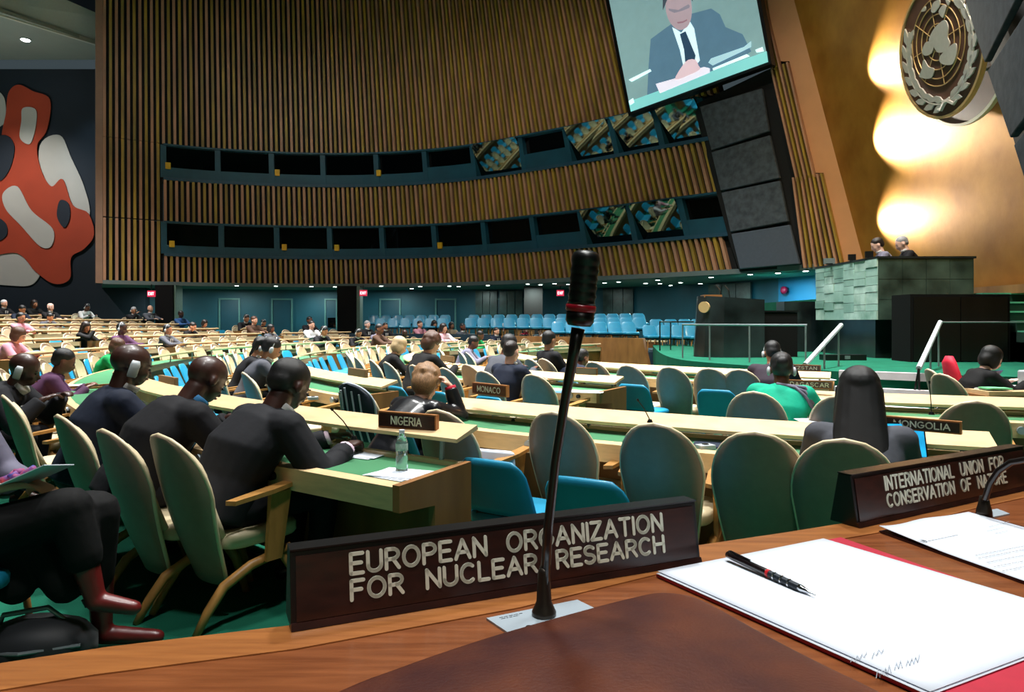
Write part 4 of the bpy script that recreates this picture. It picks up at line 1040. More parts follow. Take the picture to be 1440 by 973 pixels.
FORCED = {(538, 476): (9.82, None), (583, 471): (9.82, None), (524, 473): (9.2, 38.0), (650, 474): (8.06, 5.0)}
PSEAT = {}; ph_label = {}
def people_seats():
    out = []; taken = []
    for rec in PEOPLE:
        px, py, lb = rec[0], rec[1], rec[-1]
        if px in (325, 355): ph = 26.5 if px == 325 else 30.2; p = ringp(11.95, ph, 0)
        elif (px, py) in FORCED: R_f, ph = FORCED[(px, py)]; ph = phi_px(px, R_f) if ph is None else ph; p = ringp(R_f, ph, 0)
        elif px == 842: p = Vector((.122 * 25.3, 25.45, 0)); ph = -70
        else:
            b = seat_for(px, py, taken)
            if not b: continue
            e, p, ph, ri = b
        taken.append(p); PSEAT[(px, py)] = (p, ph); w = lb.split(); ph_label[(px, py)] = 'the ' + ' '.join(w[:9]).rstrip(','); out.append((px, py, ph, p))
    return out

# ================================================================== rows of seats
NEAR_B = [  # px of shell top, ring radius of the top, label
 (20, 14.45, 3, 'beige shell chair at the left edge behind the man leaning far forward'),
 (100, 14.45, 3, 'beige shell chair behind the man in the navy suit, partly hidden'),
 (165, 14.5, 3, 'beige shell chair second from the foreground, wooden legs showing'),
 (243, 14.4, 3, 'nearest beige shell chair with wooden armrest, its back turned to us'),
 (505, 12.1, 3, 'chair behind the NIGERIA plate with a pale garment hung on its back'),
 (625, 12.9, 3, 'beige shell chair right of the NIGERIA plate'),
 (785, 12.6, 3, 'tall beige shell chair directly behind the long black microphone'),
 (925, 12.75, 3, 'beige shell chair above the nuclear research nameplate, right part'),
 (1065, 12.8, 3, 'beige shell chair between the two big nameplates, left one'),
 (1187, 12.85, 3, 'beige shell chair of the long-haired woman near the right nameplate'),
 (1062, 10.7, 2, 'beige shell chair under the person in the green jacket'),
 (1370, 10.75, 2, 'beige shell chair behind the MONGOLIA plate'),
 (1184, 10.7, 2, 'beige shell chair half hidden by the long black hair'),
 (532, 12.15, 2, 'beige shell chair left of the leaning woman in the leather jacket')]
NEAR_B = [e for e in NEAR_B if e[0] != 532]
def top_to_seat(px, R): 
    ph = phi_px(px, R); return ph
for px, R, _, lb in NEAR_B:
    ph = phi_px(px, R); p = ringp(R - .36, ph, 0); place('b', p, face_rz(ph), lb)
    SEATS.append(('b', p, ph, lb))
row = [(838, 7.9, 'large beige shell chair right of the bent man, behind the small blank plate'), (886, 8.2, 'first beige shell chair right of the blue one, second desk from the stage'), (945, 8.15, 'second beige shell chair right of the blue one, second desk from the stage'), (1000, 8.1, 'third beige shell chair right of the blue one, second desk from the stage'), (1042, 8.1, 'beige shell chair just left of the man at the KYRGYZSTAN plate'), (768, 7.9, 'beige shell chair just left of the bent man in blue')]
for px, R, lb in row:
    ph = phi_px(px, R); place('b', ringp(R - .36, ph, 0), face_rz(ph), lb)
NEAR_L = [(690, 13.3, 'blue upholstered chair at the end of the NIGERIA desk'), (822, 13.45, 'blue upholstered chair in front of us behind the nuclear research nameplate'), (890, 8.75, 'blue upholstered chair standing above the long pale ledge'), (1092, 11.45, 'blue upholstered chair below the person in green'), (950, 11.4, 'blue upholstered chair mostly hidden under the long pale ledge'),
 (550, 12.6, 'blue upholstered chair beside the woman in the leather jacket'), (750, 8.9, 'blue upholstered chair right of the man in navy'), (800, 8.95, 'blue upholstered chair under the small blank plate')]
for px, R, lb in NEAR_L:
    ph = phi_px(px, R); q = ringp(R - .28, ph, 0); place('l', q, face_rz(ph), lb)
cb = cl = 0
def occupied(p, d=.5): return any((Vector(o) - p).length < d for o in OCC)
for px_, py_, ph_, pos_ in people_seats(): place('b', pos_, face_rz(ph_), 'beige shell chair occupied by ' + ph_label[(px_, py_)], None, far=pos_.length > 11)
OCC = [o.location.copy() for o in bpy.data.objects if o.parent is None and o.name.startswith(('delegate_chair', 'advisor_chair'))]
FARLIST = []
for ri, R in enumerate(RINGS):
    segs = [(d[1], d[2]) for d in DESKS if d[0] == ri] if ri < 4 else SEG
    for kind, dr, top in (('b', .80, 1.0), ('l', 1.62 if ri >= 3 else 1.58, 1.8)):
        if ri == 9 and kind == 'l': continue
        Rs = R + dr; dphi = math.degrees(.66 / Rs)
        for si, (a, b) in enumerate(segs):
            n = int(abs(a - b) / dphi)
            for i in range(n):
                ph = a + (b - a) * (i + .5) / n
                p = ringp(Rs, ph, floor_z(R + .1) if not (kind == 'l' and ri >= 3 and False) else 0)
                if not inview(p, 10) or not lip_ok(p) or occupied(p, .62): continue
                if p.y < 6.2 or (p.y < 9 and ri == 3 and ph > 40): continue
                if ri == 2 and kind == 'b' and ph > 41: continue
                OCC.append(p.copy()); FARLIST.append((kind, p, ph, ri, si))
                if kind == 'b': SEATS.append(('b', p, ph, (ri, si)))
FARLIST.sort(key=lambda e: e[1].length)
cnt = {'b': 0, 'l': 0}
stuffs = {'b': [], 'l': []}
WHERE = ['nearest side', 'left middle', 'middle', 'far middle', 'far end']
for kind, p, ph, ri, si in FARLIST:
    cnt[kind] += 1
    if cnt[kind] > 275: stuffs[kind].append((p, ph)); continue
    nm = 'beige shell-backed chair' if kind == 'b' else 'blue upholstered chair'
    lb = f'{nm} at the {ORD[ri]} desk row from the stage, {WHERE[si]} section'
    place(kind, p, face_rz(ph) + random.uniform(-.05, .05), lb, lb.replace('chair at', 'chairs at', 1), far=p.length > 11)
for kind, lst in stuffs.items():
    if not lst: continue
    bm = bmesh.new(); src = FARB if kind == 'b' else FARL
    for p, ph in lst:
        n0 = len(bm.verts); bm.from_mesh(src); bm.verts.ensure_lookup_table()
        bmesh.ops.transform(bm, matrix=Matrix.Translation(p) @ Matrix.Rotation(face_rz(ph), 4, 'Z'), verts=bm.verts[n0:])
    me = bpy.data.meshes.new('chairs'); bm.to_mesh(me); bm.free()
    for mm in src.materials: me.materials.append(mm)
    o = put('distant_chairs', me); tag(o, ('beige' if kind == 'b' else 'blue') + ' chairs of the farthest rows, too small to tell apart', 'chair', None, 'stuff')
print('chairs', cnt, {k: len(v) for k, v in stuffs.items()})

# ================================================================== blue seats on the platform along the far wall
plat = MB(); s0 = s_px(512); s1 = s_px(1000)
slab(plat, s_px(510), s_px(760), 0, .72, -.4, 3.4, 30); 
tag(obj('floor_platform', plat, mat('platform_dark', '#0d2a38', .8, var=.1)), kind='structure')
plat = MB(); slab(plat, s_px(760), s_px(965), 0, .62, .3, 3.3, 20); tag(obj('floor_platform_low', plat, MATS['platform_dark']), kind='structure')
pp = MB(); slab(pp, s_px(775), s_px(965), 0, 1.02, 3.3, 3.42, 20); tag(obj('trim_9', pp, M_wood_mid), kind='structure')
r_ = MB(); slab(r_, s_px(512), s_px(765), 0, 1.05, 3.42, 3.5, 30); tag(obj('trim_10', r_, MATS['platform_dark']), kind='structure')
def vip(off, pxs, z, lb):
    for px in pxs:
        s = s_px(px, 3.0, off); p = wall_at(s, off, z); q = wall_at(s + .3, off, z); t = (q - p); 
        place('l', p, math.pi + .12, lb, lb.replace('seat', 'seats', 1), far=True)
vip(.8, [521 + 16.6 * i for i in range(7)] + [660 + 17.2 * i for i in range(14)], 1.0, 'light blue seat in the back row on the platform under the gallery')
vip(1.7, [530 + 17.2 * i for i in range(6)] + [654 + 17.6 * i for i in range(14)], .86, 'light blue seat in the middle row on the platform under the gallery')
vip(2.6, [770 + 19 * i for i in range(6)], .72, 'light blue seat in the front row on the platform under the gallery')
vip(1.4, [905, 925, 944, 962], .80, 'light blue seat near the stage tip, back row')
vip(2.4, [893, 912, 932, 951], .62, 'light blue seat near the stage tip, front row')
pm = MB(); slab(pm, s_px(512), s_px(765), .7, 1.0, -.3, 1.3, 30); tag(obj('floor_platform_riser', pm, MATS['platform_dark']), kind='structure')
# panelled official desk on the open floor
t = empty('panelled_desk', (3.0, 24.6, 0), -.35, 'long wooden panelled desk on the far floor beside the microphone', 'desk')
for i in range(5):
    m = MB(); m.box((-1.1 + i * .72, 0, .4), (.70, .06, .8)); obj('front_panel', m, M_wood_mid, t)
m = MB(); m.box((-1.48, .4, .4), (.05, .8, .8)); obj('side_panel', m, M_wood_light, t)
m = MB(); m.box((.35, .35, .82), (3.8, .8, .04)); obj('top', m, M_wood_light, t)
# ================================================================== people
def fuse(mb, voxel, smooth=2, name='body', dec=None):
    me = mb.mesh(name + '_raw'); o = bpy.data.objects.new('tmp', me); COL.objects.link(o)
    r = o.modifiers.new('r', 'REMESH'); r.mode = 'VOXEL'; r.voxel_size = voxel; r.use_smooth_shade = True
    if smooth: s = o.modifiers.new('s', 'SMOOTH'); s.iterations = smooth; s.factor = .6
    if dec: d = o.modifiers.new('d', 'DECIMATE'); d.ratio = dec
    dg = bpy.context.evaluated_depsgraph_get(); ev = o.evaluated_get(dg)
    out = bpy.data.meshes.new_from_object(ev); out.name = name
    bpy.data.objects.remove(o); bpy.data.meshes.remove(me)
    for p in out.polygons: p.use_smooth = True
    return out
def ik(a, b, l1, l2, pole):
    a, b, pole = Vector(a), Vector(b), Vector(pole); d = b - a; L_ = min(d.length, (l1 + l2) * .995); u = d.normalized(); b = a + u * L_
    x = (l1 * l1 - l2 * l2 + L_ * L_) / (2 * L_); h = math.sqrt(max(0, l1 * l1 - x * x)); p = pole - u * pole.dot(u); p.normalize()
    return a + u * x + p * h, b
def pose(lean=12, poles=None, hp=20, hy=0, hr=0, hands=((-.13, .50, .80), (.13, .50, .80)), twist=0, hunch=.0, legs='sit', wide=1.0, hipz=.50, side=0, hip_y=-.04):
    P = {}
    hip = Vector((0, hip_y, hipz)); a = R_(lean); sp = Vector((math.sin(R_(side)), math.sin(a), math.cos(a))).normalized()
    a2 = R_(lean + 10 + hunch); sp2 = Vector((math.sin(R_(side)), math.sin(a2), math.cos(a2))).normalized()
    waist = hip + sp * .13; chest = waist + sp * .16; sh = chest + sp2 * .165; nk = sh + sp2 * .035
    tw = Matrix.Rotation(R_(twist), 3, sp); X = tw @ Vector((1, 0, 0)); Y = sp.cross(X) * -1; Y = Y if Y.y > 0 else -Y; Y2 = sp2.cross(X); Y2 = Y2 if Y2.dot(Y) > 0 else -Y2
    P.update(hip=hip, waist=waist, chest=chest, sh=sh, nk=nk, X=X, Y=Y, Y2=Y2, sp=sp, sp2=sp2)
    na = R_(lean * .5 + hp * .45); nd_ = Vector((0, math.sin(na), math.cos(na))); P['nk2'] = nk + nd_ * .055
    H = Matrix.Translation(P['nk2']) @ Matrix.Rotation(R_(-hy), 4, 'Z') @ Matrix.Rotation(R_(-hp), 4, 'X') @ Matrix.Rotation(R_(hr), 4, 'Y') @ Matrix.Scale(1.10, 4); P['H'] = H
    P['arms'] = []
    for s, hd in zip((-1, 1), hands):
        S = sh + X * (s * .192 * wide) - sp2 * .015; e, w_ = ik(S, hd, .285, .255, Vector(poles[0 if s < 0 else 1] if poles else (s * .55, -.25, -.9)))
        P['arms'].append((S, e, w_, s))
    P['legs'] = []
    for s in (-1, 1):
        h0 = hip + Vector((s * .085, .02, -.02)); k = Vector((s * .13, .42, .50)); f = Vector((s * .13, .38, .09))
        if legs == 'back': f = Vector((s * .1, .18, .10))
        P['legs'].append((h0, k, f, s))
    return P
def hand(mb, w_, d, s, curl=.5, up=Vector((0, 0, 1)), scale=1.0):
    """palm and five fingers from wrist w_, pointing along d; s side (-1 left, 1 right)"""
    d = Vector(d).normalized(); up = (up - d * up.dot(d)).normalized(); x = d.cross(up).normalized()  # to the right of d
    k = scale; pm = w_ + d * .045 * k
    mb.loft([(w_, x * .026 * k, up * .019 * k), (w_ + d * .03 * k, x * .036 * k, up * .017 * k), (w_ + d * .075 * k, x * .041 * k, up * .014 * k), (w_ + d * .092 * k, x * .037 * k, up * .010 * k)], 10)
    ln = [.070, .080, .074, .058]
    for i in range(4):
        o = w_ + d * (.082 - abs(i - 1.3) * .004) * k + x * (-s) * (.030 - .0195 * i) * k; a = curl * .7; L_ = ln[i] * k
        d1 = (d * math.cos(a) - up * math.sin(a)); d2 = d * math.cos(a * 2.4) - up * math.sin(a * 2.4); d3 = d * math.cos(a * 3.6) - up * math.sin(a * 3.6)
        p1 = o + d1 * L_ * .45; p2 = p1 + d2 * L_ * .32; p3 = p2 + d3 * L_ * .23
        mb.cap_(o, p1, .0095 * k, .0085 * k, 8); mb.cap_(p1, p2, .0085 * k, .008 * k, 8); mb.cap_(p2, p3, .008 * k, .007 * k, 8)
    t0 = w_ + d * .025 * k + x * (-s) * .028 * k; t1 = t0 + (d * .6 - x * s * .8).normalized() * .035 * k - up * .008 * k; t2 = t1 + (d * .9 - x * s * .25).normalized() * .03 * k - up * .010 * k
    mb.cap_(t0, t1, .013 * k, .010 * k, 8); mb.cap_(t1, t2, .010 * k, .008 * k, 8)
def head_prims(mb, H, ear=True):
    T = lambda x, y, z: H @ Vector((x, y, z))
    R3 = H.to_3x3().to_4x4()
    def E(c, r, n=14): 
        mb.ell((0, 0, 0), r, H @ Matrix.Translation(c), n, 10)
    E((0, -.005, .135), (.077, .098, .088)); E((0, .035, .085), (.062, .06, .078)); E((0, .052, .035), (.043, .040, .035)); E((0, .03, .055), (.055, .05, .04))
    mb.cap_(T(0, .088, .105), T(0, .108, .072), .010, .015, 8); E((0, .09, .045), (.024, .012, .010)); E((0, .075, .118), (.05, .022, .014)); E((-.035, .070, .075), (.022, .02, .02)); E((.035, .070, .075), (.022, .02, .02))
    if ear:
        for s in (-1, 1): E((s * .079, -.002, .09), (.010, .020, .032), 10)
def body_mesh(P, vox, hands_curl=.6, armr=1.0):
    mb = MB(); X, Y = P['X'], P['Y']
    mb.loft([(P['hip'] - P['sp'] * .07, X * .13, Y * .10), (P['hip'], X * .15, Y * .115), (P['waist'], X * .135, Y * .1), (P['chest'], X * .155, Y * .112), (P['sh'] - P['sp2'] * .03, X * .15, P['Y2'] * .088), (P['sh'] + P['sp2'] * .03, X * .07, P['Y2'] * .06)], 16)
    mb.cap_(P['sh'] - P['sp2'] * .01, P['nk2'] + P['H'].to_3x3() @ Vector((0, -.01, .05)), .064, .060, 12)
    head_prims(mb, P['H'])
    for i, (S, e, w_, s) in enumerate(P['arms']):
        mb.cap_(P['sh'] + X * s * .06 - P['sp2'] * .03, S, .055, .055); mb.cap_(S, e, .05 * armr, .038 * armr); mb.cap_(e, w_, .038 * armr, .025 * armr)
        d = (w_ - e).normalized(); d = Vector((d.x, d.y, d.z * .4)).normalized(); hand(mb, w_, d, s, hands_curl if isinstance(hands_curl, (int, float)) else hands_curl[i])
    for h0, k, f, s in P['legs']:
        mb.cap_(h0, k, .075, .055); mb.cap_(k, f, .055, .035); mb.cap_(f, f + Vector((0, .13, -.05)), .036, .028)
    return fuse(mb, vox, 3, 'body')
def jacket_mesh(P, vox, infl=.022, sleeve=.93, skirt=True, collar=True, wide=1.0):
    mb = MB(); X, Y = P['X'], P['Y']; i_ = infl
    st_ = [(P['hip'] - P['sp'] * .06, X * (.165 + i_), Y * (.12 + i_)), (P['hip'] + P['sp'] * .03, X * (.165 + i_), Y * (.125 + i_)), (P['waist'], X * (.150 + i_) * wide, Y * (.112 + i_)), (P['chest'], X * (.182 + i_) * wide, Y * (.128 + i_)),
           (P['sh'] - P['sp2'] * .04, X * (.185 + i_) * wide, P['Y2'] * (.102 + i_)), (P['sh'] + P['sp2'] * .012, X * (.14 + i_), P['Y2'] * (.078 + i_)), (P['sh'] + P['sp2'] * .045, X * (.062 + i_), P['Y2'] * (.058 + i_))]
    mb.loft(st_, 20)
    for S, e, w_, s in P['arms']:
        mb.cap_(P['sh'] + X * s * .07 - P['sp2'] * .035, S, .060 + i_, .056 + i_, 12); mb.cap_(S, e, .052 + i_, .043 + i_, 12); q = e.lerp(w_, sleeve)
        mb.tube([e - (q - e).normalized() * .03, e, q], [.03 + i_, .043 + i_, .032 + i_ * .7], 12)
    if collar:
        mb.loft([(P['sh'] + P['sp2'] * .03, X * .072, P['Y2'] * .066), (P['sh'] + P['sp2'] * .075 + Vector((0, .012, 0)), X * .066, P['Y2'] * .064)], 14)
    return fuse(mb, vox, 8, 'jacket')
def trouser_mesh(P, vox):
    mb = MB(); X, Y = P['X'], P['Y']
    mb.ell(P['hip'] + Vector((0, 0, -.01)), (.18, .14, .12), nu=14)
    for h0, k, f, s in P['legs']: mb.cap_(h0, k, .094, .072); mb.cap_(k, f + Vector((0, 0, .02)), .070, .055)
    return fuse(mb, vox, 2, 'trousers')
def shoe_mesh(P):
    mb = MB()
    for h0, k, f, s in P['legs']:
        b = Vector((f.x, f.y, 0)); mb.loft([(b + Vector((0, -.07, .04)), (.03, 0, 0), (0, 0, .035)), (b + Vector((0, 0, .045)), (.042, 0, 0), (0, 0, .045)), (b + Vector((0, .1, .035)), (.047, 0, 0), (0, 0, .033)), (b + Vector((0, .19, .025)), (.03, 0, 0), (0, 0, .02))], 10)
    return mb.mesh('shoes', True)
HAIRC = {}
def hair_mesh(style, vox):
    k = (style, vox)
    if k in HAIRC: return HAIRC[k]
    mb = MB(); E = lambda c, r, n=16: mb.ell(c, r, None, n, 10)
    if style == 'short':
        E((0, -.016, .150), (.083, .101, .085)); E((0, -.045, .105), (.075, .068, .07))
    elif style == 'crop':
        E((0, -.014, .148), (.0795, .099, .083)); E((0, -.045, .108), (.070, .062, .062))
    elif style == 'bob':
        E((0, -.018, .15), (.09, .108, .092)); E((0, -.04, .09), (.092, .08, .10)); E((-.072, .01, .07), (.025, .05, .075)); E((.072, .01, .07), (.025, .05, .075))
    elif style == 'curly':
        E((0, -.02, .155), (.10, .115, .10)); E((0, -.05, .09), (.095, .085, .095)); r5 = random.Random(4)
        for i in range(46):
            a = r5.uniform(0, 6.28); b = r5.uniform(.2, 2.4); c = (.09 * math.sin(b) * math.cos(a), -.02 + .105 * math.sin(b) * math.sin(a), .15 + .095 * math.cos(b))
            if c[1] > .05 and c[2] < .17: continue
            E(c, (.024, .024, .022), 8)
    elif style == 'long':
        E((0, -.02, .155), (.094, .112, .095)); mb.loft([((0, -.04, .15), (.095, 0, 0), (0, .085, 0)), ((0, -.06, .05), (.105, 0, 0), (0, .075, 0)), ((0, -.085, -.06), (.115, 0, 0), (0, .062, 0)), ((0, -.11, -.17), (.125, 0, 0), (0, .05, 0)), ((0, -.13, -.27), (.12, 0, 0), (0, .04, 0)), ((0, -.14, -.34), (.09, 0, 0), (0, .025, 0))], 16)
        for s in (-1, 1): mb.cap_((s * .078, .02, .14), (s * .085, .01, -.02), .028, .032); mb.cap_((s * .085, .01, -.02), (s * .09, -.04, -.15), .032, .03)
    elif style == 'ponytail':
        E((0, -.016, .15), (.085, .104, .088)); E((0, -.045, .105), (.077, .07, .07)); mb.cap_((0, -.11, .16), (0, -.16, .12), .022, .03); mb.cap_((0, -.16, .12), (0, -.175, -.05), .03, .018)
    elif style == 'bun':
        E((0, -.016, .15), (.085, .104, .088)); E((0, -.05, .10), (.077, .07, .07)); E((0, -.12, .13), (.045, .035, .045))
    elif style == 'fringe':
        E((0, -.03, .12), (.078, .086, .07))
    me = fuse(mb, vox, 2, 'hair'); HAIRC[k] = me; return me
def eyes_mesh():
    mb = MB()
    for s in (-1, 1):
        mb.ell((s * .030, .0895, .098), (.011, .006, .006), None, 8, 6); mb.tube([(s * .016, .093, .118), (s * .032, .094, .122), (s * .048, .085, .117)], .003, 5)
    return mb.mesh('eyes')
def mouth_mesh():
    mb = MB(); mb.tube([(-.02, .098, .046), (0, .103, .047), (.02, .098, .046)], [.003, .005, .003], 6); return mb.mesh('lips', True)
def headset_mesh():
    mb = MB(); mb.tube([(.086 * math.cos(R_(a)), .0, .10 + .135 * math.sin(R_(a))) for a in range(5, 180, 17)], .006, 6)
    for s in (-1, 1): mb.ell((s * .092, 0, .088), (.016, .024, .036), None, 10, 8)
    return mb.mesh('headset', True)
def earpiece_mesh():
    mb = MB()
    mb.loft([((.086, -.005, .04), (.006, 0, 0), (0, .02, 0)), ((.09, -.005, .05), (.010, 0, 0), (0, .024, 0)), ((.092, -.005, .11), (.010, 0, 0), (0, .024, 0)), ((.088, -.005, .132), (.006, 0, 0), (0, .018, 0))], 14)
    return mb.mesh('earpiece', True)
EYES = eyes_mesh(); LIPS = mouth_mesh(); HEADSET = headset_mesh(); EARP = earpiece_mesh()
M_eye = mat('eye_dark', '#120c0a', .3, var=.02)
def cloth(n, c, **k): return mat('cloth_' + n, c, k.pop('rough', .8), var=.12, scale=8, bump=.6, bscale=7, spec=.25, **k)
C_ = dict(suit=cloth('charcoal', '#17181d'), navy=cloth('navy', '#141c2e'), dsuit=cloth('black_suit', '#101015'), grey=cloth('grey', '#4a4c54'), lgrey=cloth('light_grey', '#706e80'), black=cloth('black', '#0a0a0c'), green=cloth('green', '#0c8a4a'),
          teal=cloth('teal_green', '#06a080'), blue=cloth('blue', '#274a78'), white=cloth('white', '#c8c8c8'), purple=cloth('purple', '#4a2a48'), red=cloth('red', '#a81c30'), pink=cloth('pink', '#b88090'), leather=mat('cloth_leather', '#15161a', .28, var=.2, scale=6, bump=.2, bscale=14, coat=.2),
          brown=cloth('brown', '#4a3428'), dgreen=cloth('dark_green', '#17302a'), mauve=cloth('mauve', '#2f2530'), pattern=cloth('pattern', '#c06a80', col2='#e0d8dc'), beige=cloth('tan', '#a08a70'))
SK = dict(dark=mat('skin_dark', '#3a2019', .42, var=.08, scale=5, coat=.15), brown=mat('skin_brown', '#6a4030', .45, var=.06), tan=mat('skin_tan', '#b07a5c', .5, var=.05), fair=mat('skin_fair', '#d8a48c', .5, var=.05), pale=mat('skin_pale', '#e2b8a8', .5, var=.04))
HR = dict(black=mat('hair_black', '#08070a', .5, var=.3, scale=60, stretch=(8, 8, 1), bump=.3, bscale=200), dbrown=mat('hair_dark_brown', '#1d120e', .45, var=.3, scale=60, stretch=(8, 8, 1), bump=.3, bscale=200), brown=mat('hair_brown', '#4a2c1c', .45, var=.35, scale=40, stretch=(6, 6, 1), bump=.4, bscale=150),
          blonde=mat('hair_blonde', '#b8a07c', .45, var=.25, scale=50, stretch=(8, 8, 1), bump=.3, bscale=150), sandy=mat('hair_sandy', '#8e6a48', .45, var=.4, scale=30, stretch=(5, 5, 1), bump=.4, bscale=120), grey=mat('hair_grey', '#8c8c90', .5, var=.2, scale=50), white=mat('hair_white', '#c8c8cc', .5, var=.1, scale=50))
VC = {}
def variant(key, P, vox, **kw):
    if key not in VC:
        VC[key] = dict(P=P, body=body_mesh(P, vox, kw.get('curl', .6)), jacket=jacket_mesh(P, vox, infl=kw.get('infl', .022), sleeve=kw.get('sleeve', .93), wide=kw.get('wide', 1.0)), trousers=trouser_mesh(P, max(vox, .014)), shoes=shoe_mesh(P))
    return VC[key]
def setmat(o, m):
    if len(o.data.materials) == 0: o.data.materials.append(m)
    o.material_slots[0].link = 'OBJECT'; o.material_slots[0].material = m
def person(var, loc, rz, label, top, skin='tan', hair='short', hcol='black', bottom='dsuit', shirt=None, scale=1.0, gear=None, face=True, group=None, hvox=.012, tie=None, zs=1.0):
    P = var['P']; t = empty('person', loc, rz, label, 'person', group); t.scale = (scale, scale, scale * zs)
    b = put('body', var['body'], None, t); setmat(b, SK[skin])
    j = put('jacket', var['jacket'], None, t); setmat(j, C_[top]); k = put('trousers', var['trousers'], None, t); setmat(k, C_[bottom]); s = put('shoes', var['shoes'], None, t); setmat(s, M_black)
    H = P['H']
    if hair: h = put('hair', hair_mesh(hair, hvox), None, t, M=H.copy()); setmat(h, HR[hcol])
    if face:
        e = put('eyes', EYES, None, b, M=H.copy()); setmat(e, M_eye); e = put('lips', LIPS, None, b, M=H.copy()); setmat(e, mat('lips', '#8a4a44', .5, var=.05))
    if shirt:
        m = MB(); m.loft([(P['sh'] + P['sp2'] * .02, P['X'] * .064, P['Y2'] * .062), (P['sh'] + P['sp2'] * .078 + Vector((0, .012, 0)), P['X'] * .0665, P['Y2'] * .0655), (P['sh'] + P['sp2'] * .092 + Vector((0, .016, 0)), P['X'] * .0655, P['Y2'] * .063)], 18)
        o = obj('shirt_collar', m, C_[shirt] if shirt in C_ else shirt, t, True)
        m = MB(); c1 = P['sh'] + P['Y2'] * .128 + P['sp2'] * .01; c2 = P['chest'] + P['Y'] * .163 - P['sp'] * .04; X_ = P['X']
        m.prism([c1 - X_ * .055, c1 + X_ * .055, P['chest'] + P['Y'] * .160 + X_ * .03, c2, P['chest'] + P['Y'] * .160 - X_ * .03], P['Y'] * .012); o2 = obj('shirt_front', m, C_[shirt] if shirt in C_ else shirt, t)
        m = MB(); m.prism([c1 - X_ * .012 + P['Y'] * .013, c1 + X_ * .012 + P['Y'] * .013, c2 + P['Y'] * .013 + X_ * .016, c2 + P['Y'] * .013 - X_ * .016], P['Y'] * .006); obj('tie', m, C_['navy'], o2)
    if gear == 'headset': e = put('headset', HEADSET, None, t, M=H.copy()); setmat(e, M_plastic_g)
    if gear == 'earpiece': e = put('earpiece', EARP, None, t, M=H.copy()); setmat(e, M_plastic_g)
    return t

# ---- the four men at the nearest desk and other near figures (each posed on its own)
def near_person(px, Rseat, label, key, P, vox, dphi=0, drz=0, dx=0, dz=0, abs_phi=None, **kw):
    ph = (phi_px(px, Rseat) if abs_phi is None else abs_phi) + dphi; v = variant(key, P, vox, **{k: kw.pop(k) for k in ('curl', 'infl', 'sleeve', 'wide') if k in kw})
    t = person(v, ringp(Rseat, ph, dz), face_rz(ph) + R_(drz), label, **kw); return t
# 1 writing man, foreground
P1 = pose(lean=26, hp=30, hy=-12, hands=((-.08, .58, .74), (.20, .50, .73)), hunch=8, wide=1.05)
n1 = near_person(318, 14.10, 'man in a dark charcoal suit with short black hair writing at the NIGERIA desk', 'n1', P1, .009, curl=(.9, 1.0), infl=.03, sleeve=.9, wide=1.06, top='suit', skin='dark', hair='crop', hcol='black', shirt='white', scale=1.18, drz=-8, zs=.92)
for S_, e_, w__, s_ in P1['arms']: m = MB(); m.tube([e_.lerp(w__, .86), e_.lerp(w__, .97)], [.043, .041], 14); obj('shirt_cuff', m, mat('cuff_pink', '#cdb4c4', .7, var=.02), n1, True)
P2 = pose(lean=28, hp=36, hy=-12, hands=((-.12, .50, .80), (.14, .50, .80)), hunch=6)
near_person(192, 14.25, 'bald man in a black suit with bright blue collar looking down', 'n2', P2, .010, infl=.03, wide=1.05, top='dsuit', skin='dark', hair=None, shirt=mat('collar_blue', '#3a86c0', .7, var=.03), scale=1.20, drz=-6, zs=.92)
P3 = pose(lean=18, hp=16, hy=-8, hands=((-.13, .50, .80), (.14, .50, .80)))
near_person(128, 14.25, 'bald man in a navy suit with a grey earpiece on his ear', 'n3', P3, .010, infl=.03, wide=1.04, top='navy', skin='dark', hair=None, shirt='white', scale=1.18, gear='earpiece', drz=-10, zs=.92)
P4 = pose(lean=36, hp=18, hy=-5, hands=((-.10, .58, .80), (.20, .55, .80)), hunch=6)
near_person(42, 14.65, 'bald man in a dark suit leaning far forward at the left edge, earpiece on', 'n4', P4, .010, infl=.035, wide=1.1, top='suit', skin='dark', hair=None, shirt='white', scale=1.08, gear='earpiece', drz=-25, abs_phi=38.6)
P4b = pose(lean=28, hp=20, hands=((-.13, .50, .80), (.14, .50, .80)))
near_person(24, 14.2, 'dark-haired person mostly hidden behind the man leaning forward', 'n4b', P4b, .016, top='purple', skin='brown', hair='short', hcol='black', abs_phi=32)
# woman in leather jacket, head resting on her hand
P5 = pose(lean=34, hp=34, hy=-30, hands=((-.02, .50, .80), (.12, .47, 1.0)), hunch=6, poles=((-.5, -.2, -.9), (.25, .35, -1)))
n5 = near_person(552, 12.55, 'woman with swept sandy hair in a black leather jacket, head on her hand', 'n5', P5, .010, curl=(.9, .9), infl=.03, top='leather', skin='fair', hair='curly', hcol='sandy', scale=1.0, drz=-2)
m = MB(); S_, e_, w__, s_ = P5['arms'][1]; m.tube([e_.lerp(w__, .84), e_.lerp(w__, 1.0)], [.046, .042], 14); obj('red_cuff', m, C_['red'], n5, True)
# woman with long black hair
P6 = pose(lean=20, hp=16, hands=((-.13, .50, .80), (.13, .50, .80)))
near_person(1210, 12.62, 'woman with long straight black hair seen from behind, beside the MONGOLIA plate', 'n6', P6, .010, top='grey', skin='fair', hair='long', hcol='black', scale=1.0, hvox=.008)
# man in navy behind the MONACO plate
P7 = pose(lean=8, hp=6, hy=-14, hands=((-.13, .48, .80), (.13, .48, .80)))
near_person(712, 9.8, 'man in a navy suit with short brown hair behind the MONACO plate', 'n7', P7, .012, infl=.03, top='navy', skin='fair', hair='crop', hcol='dbrown', shirt='white', scale=1.0)
